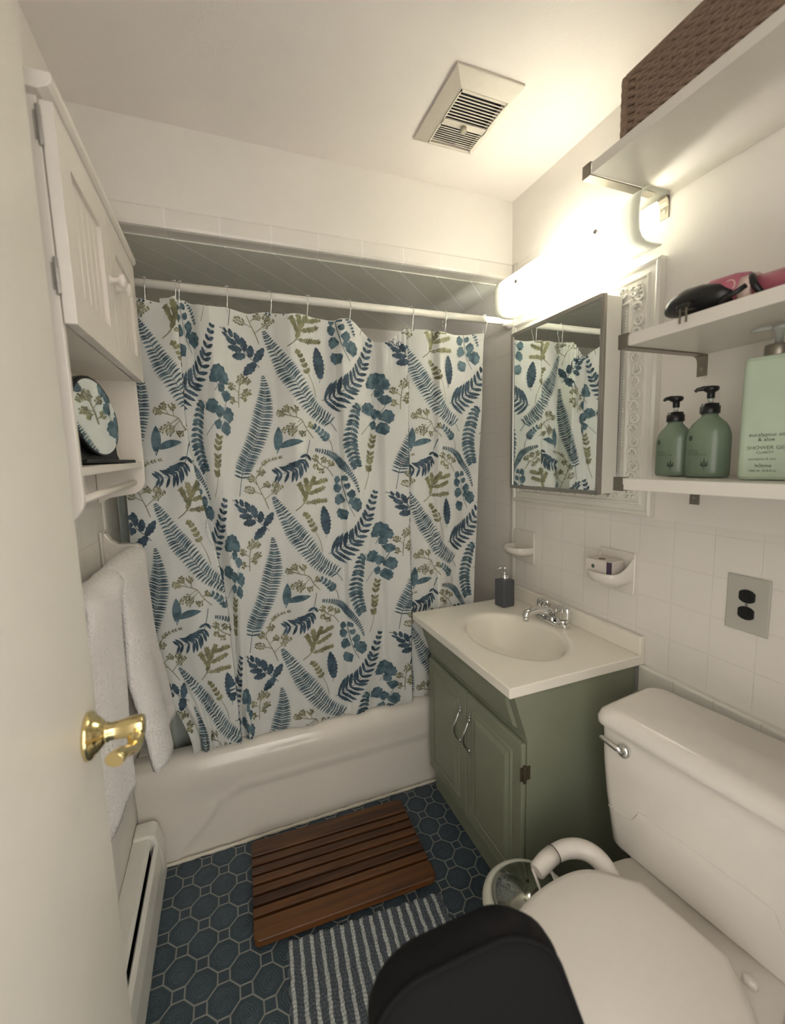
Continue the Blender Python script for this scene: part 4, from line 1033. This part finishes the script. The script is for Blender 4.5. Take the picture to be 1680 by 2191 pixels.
for y in (-.915, -.928): obj('plug_prong', MB().box(1.236, 1.2385, y-.0025, y+.0005, 1.648, 1.676), M['nickel'], ht_)
obj('plug', MB().box(1.236, 1.262, -.935, -.905, 1.674, 1.686), M['black'], ht_, bevel=.004)

# ------------------------------------------------------------------ bottles
def text_mesh(txt, size):
    c = bpy.data.curves.new('t', 'FONT'); c.body = txt; c.size = size; c.align_x = 'LEFT'; c.resolution_u = 3
    o = bpy.data.objects.new('t', c); C.objects.link(o); bpy.context.view_layer.update()
    me = bpy.data.meshes.new_from_object(o.evaluated_get(bpy.context.evaluated_depsgraph_get()))
    v = [tuple(q.co) for q in me.vertices]; f = [tuple(p.vertices) for p in me.polygons]
    bpy.data.objects.remove(o, do_unlink=True); bpy.data.curves.remove(c); bpy.data.meshes.remove(me)
    return v, f
def oval(mb, c, lv, n=40, pw=1.0):
    vs = []
    for rx, ry, z in lv:
        for i in range(n):
            a = 2*PI*i/n; vs.append((c[0]+rx*math.cos(a), c[1]+ry*math.sin(a), z))
    mb.add(vs, [(j*n+i, j*n+(i+1) % n, (j+1)*n+(i+1) % n, (j+1)*n+i) for j in range(len(lv)-1) for i in range(n)], 0, True)
    mb.add(vs[:n], [tuple(range(n))]); mb.add(vs[-n:], [tuple(range(n))]); return mb
def pump_bottle(cx_, cy_, k, label, words, turn):
    zb = 1.3325; s = thing('pump_bottle', label, 'bottle', (cx_, cy_, zb), 'green pump bottles on the lowest shelf')
    rx, ry = .033*k, .0425*k
    lv = [(rx*.90, ry*.94, 0), (rx*.99, ry*.99, .004), (rx, ry, .012), (rx, ry, .082), (rx*.97, ry*.97, .092), (rx*.90, ry*.90, .102), (rx*.78, ry*.77, .112), (rx*.60, ry*.56, .121), (.0165, .0165, .128), (.0150, .0150, .136)]
    lv = [(a, b, zb+z*k) for a, b, z in lv]
    bmb = oval(MB(), (cx_, cy_), lv)
    z0 = zb+.134*k
    g = MB().lathe([(.0185, z0), (.0190, z0+.001), (.0190, z0+.016), (.0165, z0+.0165), (.0165, z0+.022), (.008, z0+.023)], (cx_, cy_, 0), 'z', 40); obj('collar', g, M['black'], s)
    obj('stem', MB().lathe([(.0052, z0+.022), (.0052, z0+.038)], (cx_, cy_, 0), 'z', 16), M['clear'], s)
    hd = MB().lathe([(.0068, z0+.033), (.0075, z0+.036), (.0075, z0+.046), (.014, z0+.050), (.0155, z0+.055), (.013, z0+.059), (.004, z0+.061)], (cx_, cy_, 0), 'z', 28)
    dx, dy = math.cos(turn), math.sin(turn)
    hd.tube([(cx_, cy_, z0+.055), (cx_+dx*.014, cy_+dy*.014, z0+.056), (cx_+dx*.026, cy_+dy*.026, z0+.054), (cx_+dx*.030, cy_+dy*.030, z0+.050)], [.0062, .0055, .0042, .0034], 10)
    obj('pump_head', hd, M['black'], s)
    # printed label wrapped on the oval, facing the room
    def wrap(a, z, off=.0004):   # a = arc position, 0 at front (-x), positive to viewer's right (-y)
        th = PI+a/ry*.95
        return (cx_+(rx+off)*math.cos(th), cy_+(ry+off)*math.sin(th)*1.0, zb+z)
    lb = MB(); ls = MB()
    for txt, size, a0, z, soft in words:
        v, f = text_mesh(txt, size); (ls if soft else lb).add([wrap(a0+p[0], z+p[1]) for p in v], f)
    n = 20; vs = [wrap(-.0195, .083*k)]+[wrap(-.0195+.0058*math.cos(2*PI*i/n), .083*k+.0058*math.sin(2*PI*i/n)) for i in range(n)]
    lb.add(vs, [(0, 1+i, 1+(i+1) % n) for i in range(n)])
    for an, l2 in ((90, .020), (60, .016), (120, .016), (35, .012), (145, .012)):     # little plant drawing
        r_ = math.radians(an); w = .0016
        pts = [(0, 0), (l2*.5*math.cos(r_)-w*math.sin(r_), l2*.5*math.sin(r_)+w*math.cos(r_)), (l2*math.cos(r_), l2*math.sin(r_)), (l2*.5*math.cos(r_)+w*math.sin(r_), l2*.5*math.sin(r_)-w*math.cos(r_))]
        lb.add([wrap(.016+p[0], .022*k+p[1], .0005) for p in pts], [(0, 1, 2, 3)])
    lb.add([wrap(.0155, .015*k), wrap(.0165, .015*k), wrap(.0165, .024*k), wrap(.0155, .024*k)], [(0,1,2,3)])
    v, f = text_mesh('A', .007); bmb.add(lb.v, lb.f, 1).add(ls.v, ls.f, 2).add([wrap(-.0218+p[0], .083*k-.0026+p[1], .0007) for p in v], f, 0)
    obj('bottle', bmb, [M['bottle'], M['ink'], M['inksoft']], s)
    return s
wd1 = [('L U S E T A', .0050, -.0255, .069, True), ('ROSEMARY &', .0042, -.0255, .0580, False), ('MINT TEA TREE', .0042, -.0255, .0535, False), ('STRENGTHEN & GROW', .0042, -.0255, .0490, False), ('Hair strengthening care', .0032, -.0255, .0440, True),
       ('SHAMPOO', .0034, -.0255, .0350, True), ('for all hair', .0034, -.0255, .0305, True), ('types', .0034, -.0255, .0260, True), ('Sulfate free', .0034, -.0255, .0215, True), ('16.9 fl oz', .0034, -.0255, .0120, True)]
wd2 = [(a if a != 'SHAMPOO' else 'CONDITIONER', s_, x, z, q) for a, s_, x, z, q in wd1]
pump_bottle(1.388, -.808, .98, 'green pump bottle on the lowest wall shelf, the one closer to the mirror', wd1, math.radians(160))
pump_bottle(1.376, -.896, 1.05, 'green pump bottle on the lowest wall shelf, touching the mint shower gel side', wd2, math.radians(135))
# mint shower gel
sg_ = thing('shower_gel_bottle', 'tall square mint green shower gel bottle on the lowest wall shelf', 'bottle', (1.375, -1.03, 1.3325))
cxg, cyg, ag = 1.368, -1.022, math.radians(20)
def gq(px, py): return (cxg+math.cos(ag)*px-math.sin(ag)*py, cyg+math.sin(ag)*px+math.cos(ag)*py)
g = MB(); hw = .044; zb = 1.3325
lv = [(.94, 0), (1, .006), (1, .200), (.985, .226), (.93, .233), (.60, .236), (.40, .238)]
def sqr(s_, z):
    o_ = []
    for qx, qy in ((-1,-1), (1,-1), (1,1), (-1,1)):
        c = .010*s_ 
        for k in range(5):
            a0 = {(-1,-1): PI, (1,-1): 1.5*PI, (1,1): 0, (-1,1): .5*PI}[(qx, qy)]; a = a0+PI/2*k/4
            p = gq(qx*(hw*s_-c)+c*math.cos(a), qy*(hw*s_-c)+c*math.sin(a)); o_.append((p[0], p[1], z))
    return o_
vs = []; 
for s_, z in lv: vs += sqr(s_, zb+z)
n = 20
g.add(vs, [(j*n+i, j*n+(i+1) % n, (j+1)*n+(i+1) % n, (j+1)*n+i) for j in range(len(lv)-1) for i in range(n)], 0, False)
g.add(vs[:n], [tuple(range(n))]); g.add(vs[-n:], [tuple(range(n))])
gmb = g
obj('collar', MB().lathe([(.021, zb+.236), (.0215, zb+.238), (.0215, zb+.256), (.020, zb+.258), (.006, zb+.259)], (cxg, cyg, 0), 'z', 36), M['nickel'], sg_, label='metallic collar')
gh = MB().lathe([(.0065, zb+.257), (.0065, zb+.283), (.013, zb+.286), (.0145, zb+.291), (.012, zb+.294), (.003, zb+.295)], (cxg, cyg, 0), 'z', 28)
gh.tube([(cxg, cyg, zb+.290), (cxg-.018, cyg+.022, zb+.291), (cxg-.028, cyg+.034, zb+.287)], [.0055, .0045, .0036], 10)
obj('pump_head', gh, M['clear'], sg_)
def face(a, z, off=.0006):      # a runs to the viewer's right on the face towards the room
    p = gq(-hw-off, -a); return (p[0], p[1], zb+z)
lb = MB(); ls = MB()
for txt, size, a0, z, soft in (('eucalyptus oil', .0098, -.028, .083, False), ('& aloe', .0098, -.014, .074, False), ('SHOWER GEL', .0098, -.030, .058, True), ('CLARITY', .0068, -.015, .050, True), ('eucalyptus & aloe', .0058, -.026, .038, True), ('hōtme', .0095, -.016, .024, False), ('1000 ml  33.8 fl oz', .0056, -.026, .0155, False)):
    v, f = text_mesh(txt, size); (ls if soft else lb).add([face(a0+p[0], z+p[1]) for p in v], f)
gmb.add(lb.v, lb.f, 1).add(ls.v, ls.f, 2); obj('bottle', gmb, [M['mint'], M['ink'], M['inksoft']], sg_)

# ------------------------------------------------------------------ ceiling vent
ve = thing('ceiling_vent', 'white louvred exhaust fan grille with a small knob in the ceiling', 'vent', (1.10, -.315, H))
vx0, vx1, vY0, vY1 = .992, 1.206, -.458, -.172; hz_ = H-.0005
g = MB()
# dished frame: outer lip then sloped sides down to the grille plane
o0 = [(vx0, vY0), (vx1, vY0), (vx1, vY1), (vx0, vY1)]; i0 = [(vx0+.040, vY0+.048), (vx1-.022, vY0+.048), (vx1-.022, vY1-.028), (vx0+.040, vY1-.028)]
zo, zi = hz_-.006, hz_-.022
L_ = [(p, hz_) for p in o0]+[(p, zo) for p in o0]+[(p, zi) for p in i0]+[(p, hz_) for p in i0]
vs = [(p[0], p[1], z) for p, z in L_]
g.add(vs, [(a*4+i, a*4+(i+1) % 4, (a+1)*4+(i+1) % 4, (a+1)*4+i) for a in range(3) for i in range(4)])
obj('frame', g, M['ventgrey'], ve, bevel=.001)
gx0, gx1, gy0, gy1 = vx0+.040, vx1-.022, vY0+.048, vY1-.028
gm = gy0+(gy1-gy0)*.56
obj('depth_shade', MB().box(gx0, gx1, gy0, gy1, hz_-.003, hz_-.001), M['shadegap'], ve)  # near-black sheet paints the shade in the depth behind the louvres
obj('crossbar', MB().box(gx0, gx1, gm-.012, gm+.012, zi-.001, zi+.004), M['ventgrey'], ve, bevel=.001)
obj('crossbar', MB().box(gx0, gx1, gy0-.001, gy0+.008, zi-.001, zi+.004), M['ventgrey'], ve)
obj('crossbar', MB().box(gx0, gx1, gy1-.006, gy1+.001, zi-.001, zi+.004), M['ventgrey'], ve)
for a, b in ((gy0+.008, gm-.012), (gm+.012, gy1-.006)):
    nl = 9 if b-a > .085 else 9
    for k in range(1, nl):
        y = a+(b-a)*k/nl; lo = MB().prism([(y-(b-a)/nl*.16, zi), (y+(b-a)/nl*.16, zi), (y+(b-a)/nl*.16, zi+.0012), (y-(b-a)/nl*.16, zi+.0012)], 'x', gx0, gx1)
        obj('louvre', lo, M['ventgrey'], ve)
for x in (gx0, gx1-.004): obj('side_bar', MB().box(x, x+.004, gy0, gy1, zi-.001, zi+.006), M['ventgrey'], ve)
obj('knob', MB().lathe([(.0095, zi), (.0095, zi-.010), (.0085, zi-.014), (.003, zi-.015)], (1.108, gm+.002, 0), 'z', 24), M['knobgrey'], ve)

# ------------------------------------------------------------------ toilet
tl = thing('toilet', 'white two-piece toilet with closed lid beside the green vanity', 'toilet', (1.199, -.762, 0))
tl.rotation_euler = (0, 0, math.radians(7))
OX, OY = 1.199, -.762      # parts are written in the unrotated frame of the toilet
def tg_(name, mb, mat_, bevel=0, seg=2, parent=None, label=None, sub=0):
    mb.v = [(v[0]+OX, v[1]+OY, v[2]) for v in mb.v]
    return obj(name, mb, mat_, parent or tl, bevel=bevel, seg=seg, label=label, subsurf=sub)
def rrect(x0, x1, y0, y1, r, n=5):
    o_ = []
    for cx2, cy2, a0 in ((x1-r, y1-r, 0), (x0+r, y1-r, PI/2), (x0+r, y0+r, PI), (x1-r, y0+r, 1.5*PI)):
        for k in range(n+1): a = a0+PI/2*k/n; o_.append((cx2+r*math.cos(a), cy2+r*math.sin(a)))
    return o_
def loft(mb, secs, sm=True, cap=True):
    n = len(secs[0][0]); vs = [(p[0], p[1], z) for s_, z in secs for p in s_]
    mb.add(vs, [(j*n+i, j*n+(i+1) % n, (j+1)*n+(i+1) % n, (j+1)*n+i) for j in range(len(secs)-1) for i in range(n)], 0, sm)
    if cap: mb.add(vs[:n], [tuple(range(n))], 0, sm); mb.add(vs[-n:], [tuple(range(n))], 0, sm)
    return mb
TL = .505
body = loft(MB(), [(rrect(.036, .195, -TL+.060, -.052, .030), .3855), (rrect(.026, .203, -TL+.046, -.042, .035), .389), (rrect(.022, .207, -TL+.042, -.036, .038), .397), (rrect(.022, .212, -TL+.020, -.018, .030), .52), (rrect(.020, .213, -TL+.014, -.012, .026), .60), (rrect(.018, .214, -TL+.012, -.010, .024), .712)])
tank = tg_('tank', body, M['ceramic'])
# embossed lower panel line on the tank front
ln2 = MB(); pp = [(-.040, .488), (-.095, .492), (-.108, .500), (-.118, .520), (-.130, .528), (-.250, .532), (-.375, .528), (-.387, .520), (-.397, .500), (-.41, .492), (-.465, .488)]
ln2.tube([(.0225-.0012, p[0], p[1]) for p in spline([(a, b) for a, b in pp], 50)], .0016, 6); 
tg_('embossed_line', ln2, M['ceramic'], parent=tank)
lid = loft(MB(), [(rrect(.006, .224, -TL+.006, -.006, .030), .706), (rrect(0, .226, -TL, 0, .034), .711), (rrect(0, .226, -TL, 0, .034), .724), (rrect(.006, .226, -TL+.006, -.006, .034), .738), (rrect(.022, .224, -TL+.020, -.020, .034), .750), (rrect(.034, .222, -TL+.032, -.030, .034), .7535)])
tg_('tank_lid', lid, M['ceramic'])
lvv = MB(); lvv.lathe([(.015, .016), (.0165, .013), (.0165, .006), (.010, .002), (.003, .001)], (0, -.082, .668), 'x', 24)
lvv.tube([(.008, -.082, .668), (.004, -.066, .670), (.001, -.050, .674), (-.001, -.034, .678), (-.001, -.026, .680)], [.009, .008, .0072, .0068, .005], 12)
tg_('flush_lever', lvv, M['chrome'])
cyc = -.256
def bowl_out(x_back, x_front, half, n=40, fl=1.):
    o_ = []; xc = (x_back+x_front)/2; rx = (x_back-x_front)/2
    for i in range(n):
        a = 2*PI*i/n; c, s_ = math.cos(a), math.sin(a)
        o_.append((xc+rx*math.copysign(abs(c)**(.75 if c > 0 else 1), c), cyc+half*math.copysign(abs(s_)**.9, s_)))
    return o_
bw = loft(MB(), [(bowl_out(.02, -.30, .105), .0), (bowl_out(.01, -.28, .098), .05), (bowl_out(.02, -.28, .100), .16), (bowl_out(.05, -.36, .130), .28), (bowl_out(.10, -.44, .172), .35), (bowl_out(.14, -.465, .180), .378), (bowl_out(.14, -.465, .180), .386), (bowl_out(.14, -.46, .176), .390)])
tg_('bowl', bw, M['ceramic'])
dk = MB(); loft(dk, [(rrect(-.05, .195, cyc-.098, cyc+.100, .02), .30), (rrect(-.06, .20, cyc-.104, cyc+.108, .022), .375), (rrect(-.06, .20, cyc-.104, cyc+.108, .022), .384), (rrect(-.055, .196, cyc-.100, cyc+.104, .02), .3845)])
tg_('bowl_deck', dk, M['ceramic'])
def lid_out(s_):
    half = .186; pts = [(-.042, -.170), (-.050, -.163), (-.090, -.115), (-.125, -.088), (-.17, -.074), (-.23, -.069), (-.29, -.073), (-.35, -.088), (-.40, -.113), (-.44, -.150), (-.462, -.195), (-.470, cyc)]
    full = pts+[(x, 2*cyc-y) for x, y in pts[::-1][1:]]
    cx3 = -.25; full = [full[0]]+spline(full[1:-1], 72)+[full[-1]]
    return [(cx3+(x-cx3)*s_, cyc+(y-cyc)*s_) for x, y in full]
st = loft(MB(), [(lid_out(.975), .390), (lid_out(1.0), .394), (lid_out(1.0), .402), (lid_out(.98), .405)]); tg_('seat', st, M['seatw'])
sl2 = loft(MB(), [(lid_out(.985), .407), (lid_out(1.01), .410), (lid_out(1.012), .416), (lid_out(.995), .4215), (lid_out(.93), .4245), (lid_out(.6), .4265), (lid_out(.2), .427)])
tg_('seat_lid', sl2, M['seatw'])
for y in (cyc+.080, cyc-.118): tg_('seat_bolt', MB().lathe([(.010, .386), (.010, .398), (.008, .402), (.003, .403)], (-.030, y, 0), 'z', 20, sx=.9, sy=1.3), M['seatw'])
tg_('supply_hose', MB().tube([(.277, .03, .13), (.20, .0, .18), (.15, -.05, .28), (.13, -.07, .386)], .005, 8), M['nickel'])

# bidet control arm
def spl3(P, R_, n):
    out = []; rr = []; k = len(P)-1
    for i in range(n+1):
        t = i/n*k; j = min(k-1, int(t)); f = t-j; q = [P[max(0, j-1)], P[j], P[j+1], P[min(k, j+2)]]
        out.append(tuple(.5*(2*q[1][c]+(-q[0][c]+q[2][c])*f+(2*q[0][c]-5*q[1][c]+4*q[2][c]-q[3][c])*f*f+(-q[0][c]+3*q[1][c]-3*q[2][c]+q[3][c])*f**3) for c in (0, 1, 2)))
        rr.append(R_[j]+(R_[j+1]-R_[j])*f)
    return out, rr
bd_ = thing('bidet_control', 'white curved bidet attachment arm with a rotary knob beside the toilet lid', 'bidet', (1.06, -.80, .39))
obj('arm', MB().tube(*spl3([(1.060, -.790, .402), (1.095, -.796, .408), (1.128, -.812, .408), (1.148, -.838, .402), (1.150, -.872, .390), (1.135, -.915, .372)], [.0205, .0215, .0225, .023, .0235, .023], 24), 24), M['seatw'], bd_)
obj('knob', MB().tube([(.990, -.808, .398), (.994, -.807, .399), (1.026, -.797, .401), (1.058, -.790, .402)], [.016, .0195, .0210, .0213], 24), M['seatw'], bd_)
obj('seam', MB().tube([(1.058, -.7902, .4018), (1.0598, -.7900, .4020)], [.0217, .0217], 24), M['shadegap'], bd_)
obj('water_tube', MB().tube([(1.035, -.79, .40), (1.05, -.82, .33), (1.06, -.85, .25)], .0035, 8), M['seatw'], bd_)
obj('water_tube', MB().tube([(.985, -.80, .40), (1.00, -.83, .33), (1.02, -.86, .25)], .0035, 8), M['seatw'], bd_)

# waste bin
bn = thing('waste_bin', 'small round white waste bin with a dark reflective dome lid beside the toilet', 'waste bin', (.987, -.788, 0))
obj('bucket', MB().lathe([(.085, .0), (.092, .004), (.112, .262), (.114, .290), (.112, .300), (.104, .310), (.094, .314), (.092, .308)], (.987, -.788, 0), 'z', 48), M['binwhite'], bn)
obj('dome_lid', MB().lathe([(.091, .300), (.091, .313), (.080, .325), (.062, .335), (.042, .342), (.020, .346), (.002, .347)], (.987, -.788, 0), 'z', 48), M['domelid'], bn)

# black padded stool back at the doorway
ch = thing('black_chair', 'black upholstered chair back, out of focus at the bottom edge beside the toilet lid', 'chair', (.60, -1.17, 0))
bkp = MB(); n = 26
def backf(a, b):
    # a across 0..1, b up 0..1 ; rounded top corners
    w = .128; zt = .800
    x = -w+2*w*a; z = .50+(zt-.50)*b
    return x, z
outl = rrect(-.118, .118, .50, .800, .065, 8)
outl = [(px+(.105*(.80-pz)/.30 if px > 0 else .0), pz-.012-(.30*max(0, .03-px) if pz > .65 else 0)) for px, pz in outl]
vsb = []
dirx = Vector((.985, -.17, 0)); nrm_ = Vector((-.17, -.985, 0)); base_ = Vector((.592, -1.135, 0))
secb = [(.80, -.040), (.93, -.036), (.985, -.024), (1.0, -.006), (.985, .010), (.93, .020), (.80, .024), (.40, .028)]
secb = [(.40, -.044)]+secb
def P3(px, pz, o): return base_+dirx*px+nrm_*o+Vector((0, 0, pz))
for s_, o_ in secb:
    for p in outl: vsb.append(P3(p[0]*s_, .65+(p[1]-.65)*(s_ if s_ < .99 else 1), o_))
m_ = len(outl)
bkp.add(vsb, [(j*m_+i, j*m_+(i+1) % m_, (j+1)*m_+(i+1) % m_, (j+1)*m_+i) for j in range(len(secb)-1) for i in range(m_)]+[tuple(range(m_)), tuple(range(m_*(len(secb)-1), m_*len(secb)))], 0, True)
obj('backrest', bkp, M['blackcloth'], ch)
obj('piping', MB().tube([P3(p[0]*.97, .65+(p[1]-.65)*.985, .014) for p in outl], .0035, 8, closed=True), M['blackcloth'], ch)
stb = MB(); pts = [P3(px, 0, o) for px, o in ((-.12, .03), (.12, .03), (.12, .27), (-.12, .27))]
stb.prism([(p.x, p.y) for p in pts], 'z', .41, .46); obj('seat', stb, M['blackcloth'], ch, bevel=.015, seg=3)
for px, o in ((-.105, .02), (.105, .02), (.105, .255), (-.105, .255)):
    p = P3(px, 0, o); obj('leg', MB().tube([(p.x, p.y, 0), (p.x, p.y, .41)], .011, 10), M['black'], ch)
for px in (-.09, .09):
    p = P3(px, 0, .0); obj('back_post', MB().tube([(p.x, p.y, .41), (p.x, p.y, .56)], .010, 10), M['black'], ch)
